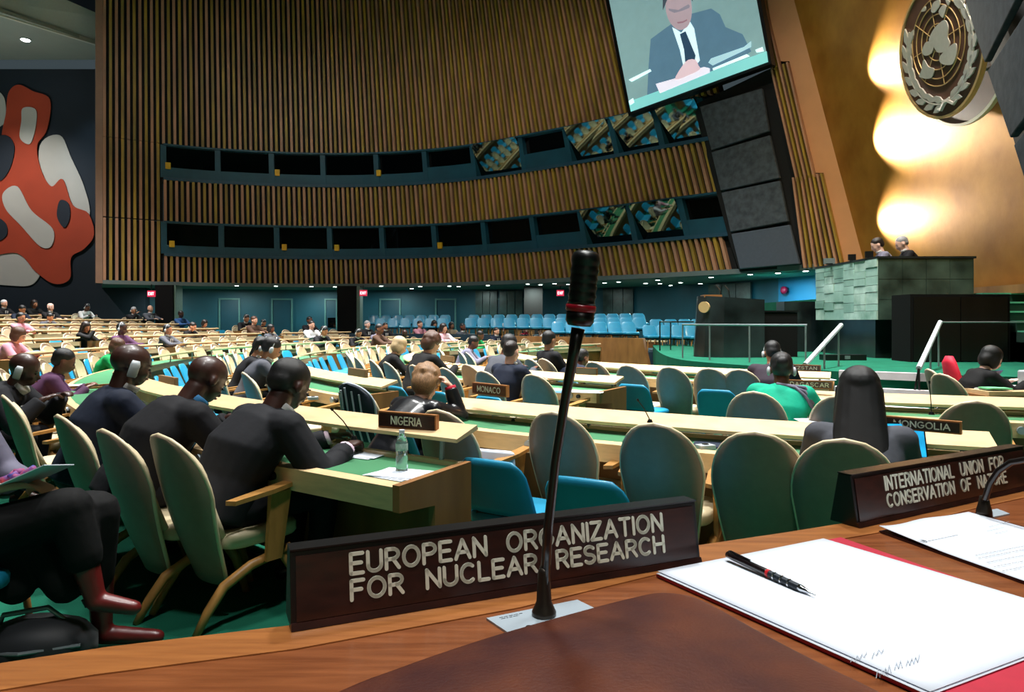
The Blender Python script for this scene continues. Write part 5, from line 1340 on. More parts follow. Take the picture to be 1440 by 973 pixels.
# bent man in blue
P8 = pose(lean=44, hp=20, hy=-10, hands=((-.13, .56, .80), (.2, .56, .80)), hunch=10)
near_person(785, 7.75, 'man in a dark blue suit bent over his desk behind the microphone stem', 'n8', P8, .014, infl=.035, top='navy', skin='brown', hair='short', hcol='black', scale=1.0, drz=-12)
# person in green, striped shoulder
P9 = pose(lean=22, hp=20, hy=-16, hands=((-.13, .50, .80), (.22, .50, .80)))
n9 = near_person(1092, 10.42, 'person in a bright green jacket, grey striped shoulder, black bun', 'n9', P9, .011, infl=.035, wide=1.08, top='teal', skin='brown', hair='bun', hcol='black', gear='headset', scale=1.0, drz=-5)
m = MB(); X, Y2 = P9['X'], P9['Y2']
for k, off in enumerate((.0, .035, .07)):
    c = P9['sh'] + P9['sp2'] * (.03 - off * .2); m.tube([c - Y2 * .098 + X * (-.02 + off), c - Y2 * .10 + X * (.06 + off) - P9['sp2'] * .01, P9['arms'][1][0] - Y2 * (.085) + X * (.01) + P9['sp2'] * (.03 - off), P9['arms'][1][0] + X * .07 - P9['sp2'] * (.04 + off)], [.014] * 4, 6)
obj('striped_scarf', m, C_['lgrey'], n9, True)
near_person(1083, 8.0, 'man in a dark mauve suit with headset at the KYRGYZSTAN plate', 'n10', pose(lean=18, hp=22, hy=-18, hands=((-.13, .50, .80), (.13, .50, .80))), .014, infl=.03, top='mauve', skin='tan', hair='short', hcol='black', gear='headset', scale=1.02)
# secretary at the right
v = variant('n12', pose(lean=26, hp=26, hands=((-.1, .55, .82), (.14, .58, .82))), .014)
person(v, (5.2, 8.15, 0), -math.pi / 2 - .1, 'woman secretary in black with long dark hair writing at the right edge', 'black', 'pale', 'bob', 'black', scale=1.0)
t = empty('red_garment', (5.6, 8.62, 0), -math.pi / 2, 'bright red coat hung over the chair back behind the secretary', 'garment'); m = MB(); m.loft([((0, -.2, .5), (.16, 0, 0), (0, .04, 0)), ((0, -.25, .8), (.17, 0, 0), (0, .05, 0)), ((0, -.30, 1.0), (.12, 0, 0), (0, .06, 0)), ((0, -.30, 1.08), (.05, 0, 0), (0, .04, 0))], 14); obj('cloth', m, mat('coat_red', '#d01838', .7, var=.1), t, True)
# two people on the podium
for (px, d, hz, lb, tp, hc, hs) in [(1250, 14.55, 0, 'dark-haired man reading on the podium, left of two', 'lgrey', 'dbrown', 'short'), (1285, 14.3, 0, 'grey-haired man in a dark suit on the podium, right of two', 'dsuit', 'grey', 'crop')]:
    v = variant('pod', pose(lean=16, hp=24, hands=((-.13, .42, .80), (.13, .42, .80))), .016)
    x = (px - 720) / F * d; person(v, (x, d, STZ + 1.02), math.pi / 2 - .25, lb, tp, 'pale', hs, hc, shirt='white', scale=1.12)
m = MB(); m.box((8.0, 14.5, STZ + .5), (1.2, 2.0, 1.0)); 
t = empty('podium_chair', (8.75, 14.6, STZ + .92), 1.3, 'pale wooden high-backed chair standing on the podium at the right', 'chair')
m = MB(); m.box((0, -.2, .66), (.36, .05, .7), M=Matrix.Rotation(-.18, 4, 'X')); obj('backrest', m, M_shellrim, t, bevel=.01)
m = MB(); m.box((0, 0, .42), (.44, .42, .07)); obj('seat', m, M_cream, t)
for sx in (-1, 1):
    for sy in (-1, 1): m = MB(); m.tube([(sx * .18, sy * .17, 0), (sx * .17, sy * .15, .4)], .016, 6); obj('leg', m, M_chairwood, t)

# ---- the woman at the lower left: crossed legs, red boots
wl = empty('person', (-2.36, 3.06, 0), -math.pi / 2 + .12, 'woman in black at the lower left, legs crossed, in red boots', 'person')
mb = MB(); hip = Vector((0, -.04, .54)); kR = Vector((-.10, .50, .64)); kL = Vector((.03, .44, .69))
waist = hip + Vector((0, -.02, .16)); ch = waist + Vector((0, -.01, .18)); sh = ch + Vector((0, .01, .17))
mb.loft([(hip - Vector((0, 0, .07)), (.15, 0, 0), (0, .12, 0)), (hip, (.16, 0, 0), (0, .12, 0)), (waist, (.14, 0, 0), (0, .1, 0)), (ch, (.16, 0, 0), (0, .115, 0)), (sh, (.14, 0, 0), (0, .09, 0)), (sh + Vector((0, 0, .05)), (.06, 0, 0), (0, .06, 0))], 16)
mb.cap_(sh, sh + Vector((0, .02, .16)), .055, .05); head_prims(mb, Matrix.Translation(sh + Vector((0, .03, .13))) @ Matrix.Rotation(R_(-15), 4, 'X'))
ankS = Vector((-.14, .50, .12)); ankC = Vector((.04, .54, .34))
mb.cap_(hip + Vector((-.09, 0, 0)), kR, .08, .058); mb.cap_(kR, ankS, .056, .036); mb.cap_(hip + Vector((.09, 0, .02)), kL, .08, .058); mb.cap_(kL, ankC, .056, .036)
hands_ = [(Vector((-.17, 0, 0)) + sh, Vector((-.06, .26, .78)), -1), (Vector((.17, 0, 0)) + sh, Vector((.10, .20, .80)), 1)]
arms_ = []
for S, hd, s in hands_:
    e, w_ = ik(S, hd, .27, .25, Vector((s * .7, -.4, -.7))); arms_.append((S, e, w_)); mb.cap_(S, e, .048, .038); mb.cap_(e, w_, .037, .024); hand(mb, w_, (w_ - e).normalized(), s, .35)
me = fuse(mb, .009, 3, 'body'); b = put('body', me, None, wl); setmat(b, SK['fair'])
mb = MB(); i_ = .022; mb.loft([(hip - Vector((0, 0, .02)), (.18, 0, 0), (0, .15, 0)), (waist, (.16, 0, 0), (0, .125, 0)), (ch, (.185, 0, 0), (0, .14, 0)), (sh, (.17, 0, 0), (0, .115, 0)), (sh + Vector((0, 0, .05)), (.075, 0, 0), (0, .075, 0))], 18)
for S, e, w_ in arms_: mb.cap_(S, e, .068, .06); mb.tube([e - (w_ - e).normalized() * .03, e, e.lerp(w_, .85)], [.04, .06, .045], 12)
put('jacket', fuse(mb, .012, 3, 'jacket'), None, wl); setmat(wl.children[-1], C_['lgrey'])
mb = MB(); mb.ell(hip + Vector((0, .02, -.02)), (.21, .2, .13)); mb.cap_(hip + Vector((-.08, .05, .0)), kR + Vector((0, -.02, 0)), .12, .10, 14); mb.cap_(hip + Vector((.08, .05, .02)), kL + Vector((0, 0, .0)), .12, .095, 14); mb.cap_(kR + Vector((0, .0, 0)), Vector((-.11, .48, .34)), .095, .085, 12); mb.cap_(kL, Vector((.035, .50, .48)), .09, .08, 12); mb.cap_(hip.lerp(kR, .6) + Vector((.02, 0, -.06)), Vector((-.02, .40, .34)), .10, .08, 12); mb.cap_(hip.lerp(kR, .4), Vector((.02, .22, .36)), .11, .08, 12)
put('skirt', fuse(mb, .011, 5, 'skirt'), None, wl); setmat(wl.children[-1], C_['black'])
M_boot = mat('boot_red', '#5e1616', .38, var=.15, scale=8, coat=.15)
def boot(k, a, toe, nm, top=.45):
    mb = MB(); c = k.lerp(a, top); dn = (toe - a).normalized()
    mb.cap_(c, a, .064, .046, 12); mb.cap_(a, a + (a - k).normalized() * .05, .046, .042, 12); f0 = a + (a - k).normalized() * .055; mb.cap_(f0, toe, .044, .032, 12)
    o = put(nm, fuse(mb, .009, 3, nm), None, wl); setmat(o, M_boot)
    m = MB(); h = f0 - dn * .035; d2 = (a - k).normalized(); m.tube([h, h + d2 * .035], [.03, .024], 10); o = obj('heel', m, M_black, o)
boot(kR, ankS, Vector((-.15, .74, .04)), 'boot'); boot(kL, ankC, Vector((.04, .71, .25)), 'boot', .45)
t = empty('white_sheet', (-2.36, 3.06, 0), -math.pi / 2 + .12, 'white sheet with dark edge on the lap of the woman at the lower left', 'paper')
Mx = Matrix.Translation((.02, .26, .815)) @ Matrix.Rotation(R_(24), 4, 'X') @ Matrix.Rotation(R_(-12), 4, 'Y')
m = MB(); m.box((0, 0, 0), (.22, .30, .003), M=Mx) if False else m.add([Mx @ Vector((x, y, z)) for x in (-.11, .11) for y in (-.15, .15) for z in (0, .004)], [(0, 1, 3, 2), (4, 6, 7, 5), (0, 4, 5, 1), (2, 3, 7, 6), (0, 2, 6, 4), (1, 5, 7, 3)]); obj('sheet', m, M_paper, t)
t = empty('scarf', (-2.36, 3.06, 0), -math.pi / 2 + .12, 'small scarf patterned in blue and red on the white sheet on the lap', 'scarf')
m = MB(); r6 = random.Random(2)
for i in range(9): m.tube([Mx @ Vector((r6.uniform(-.08, .06), r6.uniform(-.15, .0), .02 + .01 * (i % 3))), Mx @ Vector((r6.uniform(-.08, .06), r6.uniform(-.05, .06), .03 + .01 * (i % 3)))], .014, 7)
obj('cloth', m, mat('scarf_blue', '#2a4aa0', .7, scale=30, col2='#c04a50'), t, True)
o = place('l', (-2.38, 3.06, 0), -math.pi / 2 + .12, 'dark blue chair under the woman at the lower left')

# ---- people further off
FP = {
 'write': pose(lean=24, hp=24, hands=((-.13, .54, .80), (.16, .54, .80))),
 'up': pose(lean=5, hp=6, hands=((-.13, .50, .80), (.13, .50, .80))),
 'lean': pose(lean=14, hp=14, hy=20, hands=((-.2, .52, .80), (.05, .42, 1.05))),
 'back': pose(lean=-6, hp=8, hy=-15, hands=((-.1, .34, .66), (.1, .34, .66)))}
FV = {k: variant(k, p, .019) for k, p in FP.items()}
for (px, py, vk, sk, hs, hc, tp, gear, lb) in PEOPLE:
    if (px, py) not in PSEAT: continue
    p, ph = PSEAT[(px, py)]
    hfix = (EYE - (py - HY) / F * p.y - p.z) / 1.20; sc = max(.95, min(1.12, hfix))
    person(FV[vk], p, face_rz(ph) + random.uniform(-.2, .2), lb, tp, sk, hs, hc, gear=gear, scale=sc, face=True, hvox=.014, shirt='white' if tp in ('dsuit', 'navy', 'grey', 'suit') else None)
# ================================================================== our own desk
DZ = 1.172
far_px = [(-60, 948), (0, 937), (150, 914), (410, 883), (700, 833), (985, 769), (1100, 752), (1200, 736), (1330, 705), (1480, 675)]
fe = [at_z(x, y, DZ) for x, y in far_px]
near = [Vector((1.5, 1.15, DZ)), Vector((1.35, .35, DZ)), Vector((.5, .12, DZ)), Vector((-.8, .10, DZ))]
nd = empty('foreground_desk', (0.2, .6, 0), 0, 'reddish wooden desk in the foreground carrying the two big nameplates', 'desk')
T_ = -Vector(nd.location)
m = MB(); P = [p + T_ for p in fe + near]; m.prism([p + Vector((0, 0, 0)) for p in P], (0, 0, -.03)); obj('desk_top', m, M_wood_near, nd)
# lighter edge moulding along the far rim
m = MB(); vs = []
for i, p in enumerate(fe):
    t = (fe[min(i + 1, len(fe) - 1)] - fe[max(i - 1, 0)]).normalized(); nn = Vector((t.y, -t.x, 0)) * 1.0
    q = p + T_; w_ = .055
    vs += [q - nn * .004 + Vector((0, 0, -.05)), q - nn * .004 + Vector((0, 0, .0015)), q + nn * w_ + Vector((0, 0, .0015)), q + nn * w_ + Vector((0, 0, -.05))]
n = len(fe); m.add(vs, [(4 * i + j, 4 * i + (j + 1) % 4, 4 * i + 4 + (j + 1) % 4, 4 * i + 4 + j) for i in range(n - 1) for j in range(4)]); obj('edge_moulding', m, M_wood_edge, nd)
m = MB(); vs = []
for i, p in enumerate(fe):
    t = (fe[min(i + 1, len(fe) - 1)] - fe[max(i - 1, 0)]).normalized(); nn = Vector((t.y, -t.x, 0)); q = p + T_ + nn * .06
    vs += [q + Vector((0, 0, -1.1)), q + Vector((0, 0, -.03)), q + nn * .03 + Vector((0, 0, -.03)), q + nn * .03 + Vector((0, 0, -1.1))]
m.add(vs, [(4 * i + j, 4 * i + (j + 1) % 4, 4 * i + 4 + (j + 1) % 4, 4 * i + 4 + j) for i in range(n - 1) for j in range(4)]); obj('modesty_panel', m, M_wood_mid, nd)

def big_plate(pxl, pyl, pxr, pyr, length, lines, label, h=.08, s0=0.0, mlet=M_letter, th=.0041):
    a = at_z(pxl, pyl, DZ + .002); b = at_z(pxr, pyr, DZ + .002); u = (b - a).normalized(); nrm = Vector((u.y, -u.x, 0))   # towards camera
    if nrm.y > 0: nrm = -nrm
    t = empty('nameplate', a, 0, label, 'nameplate'); tilt = .012
    o = Vector((0, 0, 0)); L_ = length; up = Vector((0, 0, 1))
    def pr(u0, u1, f0, f1, b0, b1, z0, z1):   # front offset at bottom/top, back offset at bottom/top
        mb = MB(); A = [u * u0 - nrm * f0, u * u1 - nrm * f0, u * u1 - nrm * b0, u * u0 - nrm * b0]; B = [u * u0 - nrm * f1, u * u1 - nrm * f1, u * u1 - nrm * b1, u * u0 - nrm * b1]
        mb.hexa([q + up * z0 for q in A], [q + up * z1 for q in B]); return mb
    obj('body', pr(0, L_, 0, tilt, .05, .035, 0, h), M_black, t, bevel=.0012)
    # rosewood front
    F0 = -.0015; obj('face', pr(.006, L_ - .006, F0 + tilt * .1, F0 + tilt * .93, F0 + tilt * .1 + .003, F0 + tilt * .93 + .003, h * .1, h * .93), M_plate, t)
    obj('top_strip', pr(0, L_, tilt - .002, tilt - .002, .036, .036, h, h + .002), M_black, t)
    obj('bottom_strip', pr(0, L_, -.004, -.001, .0, .004, 0, h * .09), M_plate, t)
    V = (up * h - nrm * tilt).normalized(); W_ = u.cross(V).normalized(); W_ = W_ if W_.dot(nrm) > 0 else -W_
    O = nrm * .0018
    Mx = Matrix(((u.x, V.x, W_.x, O.x), (u.y, V.y, W_.y, O.y), (u.z, V.z, W_.z, O.z), (0, 0, 0, 1)))
    obj('lettering', text_mb(lines, Mx, th, .0012), mlet, t); return t
big_plate(409, 887, 983, 791, .533, [('EUROPEAN ORGANIZATION', .064, .474, .0497, .0208), ('FOR NUCLEAR RESEARCH', .064, .474, .0222, .0198)],
          'big dark rosewood nameplate lettered EUROPEAN ORGANIZATION FOR NUCLEAR RESEARCH')
big_plate(1206, 742, 1440, 689, .533, [('INTERNATIONAL UNION FOR', .081, .448, .0497, .0208), ('CONSERVATION OF NATURE', .081, .450, .0222, .0198)],
          'big dark rosewood nameplate lettered INTERNATIONAL UNION FOR CONSERVATION OF NATURE', th=.0035)

def desk_poly(pxs, z, th): 
    mb = MB(); mb.prism([at_z(x, y, z + th) for x, y in pxs], (0, 0, -th)); return mb
def local(mb, o): mb.v = [tuple(Vector(v) - Vector(o)) for v in mb.v]; return mb
# long microphone
mb0 = at_z(765, 868, DZ)
t = empty('microphone', mb0, 0, 'tall black gooseneck microphone with a red ring in front of the nuclear research nameplate', 'microphone')
bp = desk_poly([(684, 872), (799, 847), (832, 858), (716, 898)], DZ, .002)
bp = MB(); c0 = at_z(684, 872, DZ); c1 = at_z(812, 846, DZ); c2 = at_z(860, 870, DZ); c3 = at_z(730, 903, DZ)
bp.prism([c + Vector((0, 0, .0025)) for c in (c0, c1, c2, c3)], (0, 0, -.0025)); obj('base_plate', local(bp, mb0), M_alu, t)
m = MB(); m.tube([(0, 0, .0025), (0, 0, .007), (0, 0, .012), (0, 0, .018), (0, 0, .05), (.001, 0, .055)], [.0135, .0135, .011, .0085, .0068, .006], 20); obj('base_collar', m, M_bronze, t, True)
hp = [at_d(x, y, d) - mb0 for x, y, d in [(766, 820, .787), (771, 740, .79), (781, 650, .792), (795, 560, .79), (806, 500, .785), (813, 462, .782)]]
m = MB(); m.tube([Vector((.001, 0, .05))] + hp, [.0062, .0058, .0054, .0052, .0054, .0062, .0076], 12); obj('gooseneck', m, mat('mic_brownblack', '#17100f', .3, var=.1, coat=.3), t, True)
top = at_d(825, 352, .778) - mb0; b_ = at_d(815, 452, .782) - mb0; ax = (top - b_)
def along(q): return b_ + ax * q
m = MB(); m.tube([along(-.06), along(0), along(.14)], [.0125, .0155, .0155], 20); obj('head_collar', m, M_black, t, True)
m = MB(); m.tube([along(.14), along(.16), along(.22), along(.24)], [.0155, .0168, .0168, .0155], 24); obj('red_ring', m, M_micred, t, True)
m = MB(); pts = []; rr = []
for i in range(16):
    q = .24 + .6 * i / 15; pts.append(along(q)); rr.append(.0148 + (.0010 if i % 3 == 0 else 0))
for q, r in [(.9, .0156), (.95, .0142), (.985, .0105), (1.0, .005)]: pts.append(along(q)); rr.append(r)
m.tube(pts, rr, 24); obj('windscreen', m, M_black, t, True)
# tiny print and screw on the base plate
def mini_lines(o, u, v, rows, mm, parent, nm, hh=.0009):
    mb = MB(); r2 = random.Random(5)
    for (x0, y0, ln) in rows:
        x = x0
        while x < x0 + ln:
            w_ = r2.uniform(.002, .0055); a = o + u * x + v * y0; b = o + u * min(x + w_, x0 + ln) + v * y0; c = v * hh
            mb.prism([a, b, b + c, a + c], (0, 0, .0002)); x += w_ + .0013
    return obj(nm, mb, mm, parent)
u_ = (c1 - c0).normalized(); v_ = (c3 - c0).normalized()
mini_lines(c0 - mb0 + Vector((0, 0, .0026)), u_, v_, [(.012, .006, .028), (.012, .0095, .022)], M_ink, t, 'small_print')
m = MB(); q = at_z(744, 886, DZ + .003) - mb0; m.tube([q, q + Vector((0, 0, .004))], .0035, 12); obj('screw', m, M_bronze, t)

# folder, papers, pencil
fo = at_z(1180, 870, DZ)
t = empty('red_folder', fo, 0, 'red folder lying under the blank white sheets', 'folder')
m = MB(); m.prism([p + Vector((0, 0, .004)) - fo for p in [at_z(923, 812, DZ), at_z(1182, 759, DZ), at_z(1600, 905, DZ), at_z(1284, 973, DZ) + (at_z(1182, 759, DZ) - at_z(923, 812, DZ)) * .98 + (at_z(1284, 973, DZ) - at_z(923, 812, DZ)) * .25, at_z(1280, 974, DZ) + (at_z(1284, 973, DZ) - at_z(923, 812, DZ)) * .25]], (0, 0, -.003)); obj('cover', m, M_red, t)
A_ = at_z(925, 811, DZ); B_ = at_z(1158, 764, DZ); C_ = at_z(1440, 857, DZ); 
u1 = (B_ - A_).normalized(); v1 = (at_z(1290, 976, DZ) - A_).normalized(); Wd = (B_ - A_).length; Ht = .345
def sheet(name, o, u, v, w_, h_, z, mm, parent=None, curl=(0, 0), n=14, label=None, cat=None, th=.0006):
    mb = MB(); vs = []; 
    for i in range(n + 1):
        for j in range(n + 1):
            a, b = i / n, j / n; c = curl[0] * max(0, (.35 - a) / .35) ** 2 * max(0, (.3 - b) / .3) ** 1 + curl[1] * math.exp(-((a - .45) ** 2) / .05) * max(0, (.5 - b) / .5) ** 2
            vs.append(o + u * (w_ * a) + v * (h_ * b) + Vector((0, 0, z + c)))
    k = len(vs); W_ = n + 1; fs = []
    for i in range(n):
        for j in range(n): q = i * W_ + j; fs += [(q, q + 1, q + W_ + 1, q + W_), (k + q, k + q + W_, k + q + W_ + 1, k + q + 1)]
    lo = [j for j in range(W_)] + [i * W_ + n for i in range(1, W_)] + [n * W_ + j for j in range(n - 1, -1, -1)] + [i * W_ for i in range(n - 1, 0, -1)]
    fs += [(a, b, k + b, k + a) for a, b in zip(lo, lo[1:] + lo[:1])]
    mb.add(vs + [p - Vector((0, 0, th)) for p in vs], fs)
    if label:
        e = empty(name, o, 0, label, cat); e['label'] = label; ob = obj('sheet', local(mb, o), mm, e, True); return e
    return obj(name, mb, mm, parent, True)
e = sheet('paper_pad', A_, u1, v1, Wd, Ht, .0075, M_paper, label='blank white sheets with faint pencil notes, on the red folder', cat='paper')
e2 = sheet('lower', A_ - u1 * .004 + v1 * .002, u1, v1, Wd + .004, Ht, .0058, M_paper, e); e2.name = 'sheet'; e2.data.transform(Matrix.Translation(-A_))
# faint handwriting
hw = MB(); r3 = random.Random(11)
def scribble(px, py, wpx, hpx, k, slope=-.35):
    pts = []
    for i in range(k): pts.append(at_z(px + wpx * i / k, py + slope * wpx * i / k + (hpx * (.5 - (i % 2)) + r3.uniform(-2, 2)), DZ + .0088) - A_)
    hw.tube(pts, .00028, 4)
scribble(1196, 928, 26, 7, 8); scribble(1226, 921, 20, 8, 6); scribble(1232, 948, 24, 10, 9); scribble(1258, 938, 14, 9, 5); scribble(1274, 932, 22, 9, 8)
obj('pencil_notes', hw, M_pencilmark, e)
# mechanical pencil
pa = at_z(1022, 779, DZ + .016); pb = at_z(1147, 837, DZ + .011); ax = pb - pa
t = empty('mechanical_pencil', pa, 0, 'black mechanical pencil with a red ring lying on the blank sheets', 'pencil')
q_ = lambda s: ax * s
m = MB(); m.tube([q_(.0), q_(.01), q_(.05), q_(.055), q_(.48), q_(.49)], [.0025, .0042, .0042, .0046, .0046, .0043], 12); obj('barrel', m, mat('pencil_black', '#12090c', .25, var=.05, coat=.4), t, True)
m = MB(); m.tube([q_(.49), q_(.52)], .0048, 12); obj('red_ring', m, mat('pencil_red', '#c01820', .35, var=.02), t)
m = MB(); m.tube([q_(.52), q_(.84)], .0046, 8); obj('grip', m, mat('pencil_grip', '#2a3138', .4, metal=.4, var=.05), t)
for s in (.57, .65, .73):
    m = MB(); m.tube([q_(s), q_(s + .015)], .0051, 10); obj('grip_band', m, M_chrome, t)
m = MB(); m.tube([q_(.84), q_(.86), q_(.95), q_(.955), q_(1.0)], [.0046, .0042, .0013, .0006, .0005], 12); obj('tip', m, M_chrome, t, True)
m = MB(); d_ = Vector((0, 0, .0052)); m.tube([q_(.03) + d_, q_(.05) + d_ * 1.15, q_(.30) + d_ * 1.1], [.0012, .0014, .0012], 6); m.tube([q_(.03), q_(.03) + d_], .0014, 6); obj('clip', m, M_chrome, t)

# brown leather folio in the foreground
t = empty('leather_folio', (0.05, .45, DZ), 0, 'dark brown leather folio bulging across the bottom of the picture', 'folio')
ctr = [(-.16, .50), (-.06, .575), (.06, .675), (.145, .760), (.215, .805), (.27, .800), (.305, .75), (.36, .62), (.42, .50), (.40, .36), (.1, .22), (-.2, .28)]
# profile follows px: (480,973) (700,890) (925,832) (1010,845) (1190,973)
out_px = [(440, 990), (560, 940), (690, 896), (820, 859), (890, 841), (930, 834), (972, 839), (1008, 855), (1060, 884), (1120, 916), (1180, 946), (1250, 980)]
ZT = DZ + .012
rimp = [at_z(x, y, ZT) for x, y in out_px] + [Vector((.42, .40, ZT)), Vector((.3, .24, ZT)), Vector((-.15, .26, ZT)), Vector((-.28, .42, ZT))]
rp_ = catmull([(p.x, p.y, 0) for p in rimp], 5, True); c_ = sum((Vector((p.x, p.y, 0)) for p in rp_), Vector()) / len(rp_)
lm_ = MB(); N_ = len(rp_); vs = []
for s_, zz in [(1.0, .001), (1.004, .006), (.997, .011), (.985, .0135), (.96, .0145), (.85, .017), (.65, .021), (.4, .024), (.18, .025)]:
    for p in rp_:
        q = c_ + (p - c_) * s_; vs.append(Vector((q.x, q.y, DZ + zz)) - Vector(t.location))
k = 9; fs = [(i * N_ + j, i * N_ + (j + 1) % N_, (i + 1) * N_ + (j + 1) % N_, (i + 1) * N_ + j) for i in range(k - 1) for j in range(N_)] + [tuple(range(N_))[::-1], tuple(range((k - 1) * N_, k * N_))]
lm_.add(vs, fs); obj('cover', lm_, M_leather, t, True)
sm_ = MB(); sm_.tube([(c_ + (p - c_) * 1.003) * 1 + Vector((0, 0, DZ + .006)) - Vector(t.location) for p in rp_], .0022, 6, cap=False); obj('edge_binding', sm_, M_maroon, t, True)

# right-hand letter and its folder
o = at_z(1236, 749, DZ); ur = (at_z(1410, 714, DZ) - o).normalized(); vr = (at_z(1440, 822, DZ) - o).normalized()
t = empty('dark_folder', o, 0, 'dark maroon folder edge under the printed letter at the right', 'folder')
m = MB(); m.prism([q - o for q in [o + Vector((0, 0, .003)), o + ur * .24 + Vector((0, 0, .003)), o + ur * .24 + vr * .42 + Vector((0, 0, .003)), o + vr * .42 + Vector((0, 0, .003))]], (0, 0, -.0025)); obj('cover', m, M_maroon, t)
t = sheet('letter', o, ur, vr, .23, .40, .005, M_paper, curl=(.006, .004), label='white printed letter with a small emblem, on the desk at the right', cat='paper')
def onletter(px, py): return at_z(px, py, DZ + .0068) - o
mb = MB()
def pline(x0, y0, x1, y1, w_=.0008):
    a = onletter(x0, y0); b = onletter(x1, y1); d = (b - a).normalized(); nn = Vector((-d.y, d.x, 0)) * w_; L_ = (b - a).length; x = 0; r4 = random.Random(int(x0 * y0))
    while x < L_:
        s_ = r4.uniform(.003, .008); e_ = min(L_, x + s_); p = a + d * x; q = a + d * e_; mb.prism([p, q, q + nn, p + nn], (0, 0, .0002)); x += s_ + .0015
for i, (x0, y0, x1, y1) in enumerate([(1305, 761, 1348, 752), (1372, 781, 1440, 768), (1376, 785, 1440, 773), (1388, 791, 1440, 781), (1398, 797, 1440, 789), (1410, 803, 1440, 797)]): pline(x0, y0, x1, y1)
obj('printed_text', mb, M_ink if False else mat('print_grey', '#6a7078', .8, var=.05), t)
mb = MB()
for (x0, y0, x1, y1) in [(1391, 741, 1420, 733), (1388, 747, 1412, 741), (1400, 750, 1418, 746)]: pline(x0, y0, x1, y1)
obj('address_lines', mb, M_greyline, t)
mb = MB(); cc = onletter(1297, 761); mb.tube([cc + Vector((.006 * math.cos(a * math.pi / 6), .006 * math.sin(a * math.pi / 6), 0)) for a in range(13)], .0007, 4, cap=False)
mb.tube([cc + Vector((.003 * math.cos(a * math.pi / 6), .003 * math.sin(a * math.pi / 6), 0)) for a in range(13)], .0006, 4, cap=False); mb.tube([cc + Vector((-.006, 0, 0)), cc + Vector((.006, 0, 0))], .0006, 4); obj('letterhead_emblem', mb, MATS['print_grey'], t)
# second microphone
q0 = at_z(1384, 727, DZ)
t = empty('microphone', q0, 0, 'bent black gooseneck microphone in front of the conservation nameplate', 'microphone')
m = MB(); m.prism([p + Vector((0, 0, .0025)) - q0 for p in [at_z(1336, 731, DZ), at_z(1402, 717, DZ), at_z(1420, 724, DZ), at_z(1352, 738, DZ)]], (0, 0, -.0025)); obj('base_plate', m, M_alu, t)
m = MB(); m.tube([(0, 0, .0025), (0, 0, .01), (0, 0, .022), (0, 0, .035)], [.0125, .012, .009, .0065], 18); obj('base_collar', m, M_bronze, t, True)
pts = [at_d(x, y, d) - q0 for x, y, d in [(1386, 700, 1.175), (1392, 680, 1.17), (1404, 662, 1.16), (1422, 650, 1.145), (1445, 646, 1.12), (1470, 650, 1.09)]]
m = MB(); m.tube([Vector((0, 0, .03))] + pts, [.0055] + [.0052] * 6, 10); obj('gooseneck', m, MATS['mic_brownblack'], t, True)
m = MB(); m.tube([pts[-1], pts[-1] + Vector((.03, -.02, -.005)), pts[-1] + Vector((.06, -.04, -.012))], [.008, .012, .01], 14); obj('head', m, M_black, t, True)

# ================================================================== smaller nameplates on the ledges
def small_plate(pxl, pxr, pyl, pyr, dl, dr, text, label, h=.088, mface=None, tw=.74, back=False):
    a = at_d(pxl, pyl, dl); b = at_d(pxr, pyr, dr); b.z = a.z = (a.z + b.z) / 2; u = (b - a); L_ = u.length; u.normalize(); nrm = Vector((u.y, -u.x, 0)); nrm = nrm if nrm.y < 0 else -nrm
    t = empty('nameplate', a, 0, label, 'nameplate'); up = Vector((0, 0, 1))
    def bx(u0, u1, n0, n1, z0, z1, mm, nm):
        mb = MB(); mb.hexa([u * u0 + nrm * n0 + up * z0, u * u1 + nrm * n0 + up * z0, u * u1 + nrm * n1 + up * z0, u * u0 + nrm * n1 + up * z0], [u * u0 + nrm * n0 + up * z1, u * u1 + nrm * n0 + up * z1, u * u1 + nrm * n1 + up * z1, u * u0 + nrm * n1 + up * z1]); return obj(nm, mb, mm, t)
    bx(0, L_, -.03, 0, 0, h, M_frame_brass if text == 'NIGERIA' else M_plate_back if back else M_frame_brass, 'block')
    bx(.008, L_ - .008, 0, .003, .008, h - .008, mface or M_plate, 'face')
    if text:
        Mx = Matrix(((u.x, 0, nrm.x, nrm.x * .003), (u.y, 0, nrm.y, nrm.y * .003), (u.z, 1, nrm.z, 0), (0, 0, 0, 1)))
        obj('lettering', text_mb([(text, L_ * (1 - tw) / 2, L_ * (1 + tw) / 2, h * .27, h * .46)], Mx, .0062, .002), M_letter, t)
    return t
small_plate(532, 613, 600, 608, 4.05, 3.86, 'NIGERIA', 'red-brown nameplate lettered NIGERIA standing on the desk ledge', h=.092, tw=.52)
small_plate(664, 712, 554, 558, 5.55, 5.25, 'MONACO', 'walnut nameplate lettered MONACO at the left end of the long ledge', h=.088, mface=M_plate_small, tw=.66)
small_plate(1243, 1352, 605, 608, 4.05, 3.8, 'MONGOLIA', 'nameplate lettered MONGOLIA beside the long-haired woman', h=.07, mface=mat('plate_dark', '#2c2018', .4, var=.1), tw=.72)
small_plate(1092, 1171, 545, 547, 6.5, 6.25, 'MADAGASCAR', 'brown nameplate lettered MADAGASCAR above the person in green', h=.072, mface=mat('plate_mauve', '#5c4640', .4, var=.1), tw=.86)
small_plate(1088, 1154, 521, 522, 8.8, 8.5, 'KYRGYZSTAN', 'brown nameplate lettered KYRGYZSTAN on the desk nearest the steps', h=.078, mface=MATS['plate_mauve'], tw=.84)
small_plate(810, 839, 526, 528, 7.7, 7.55, None, 'small pale plate behind the microphone stem', h=.075, mface=mat('plate_pale', '#8a7f66', .5, var=.1))
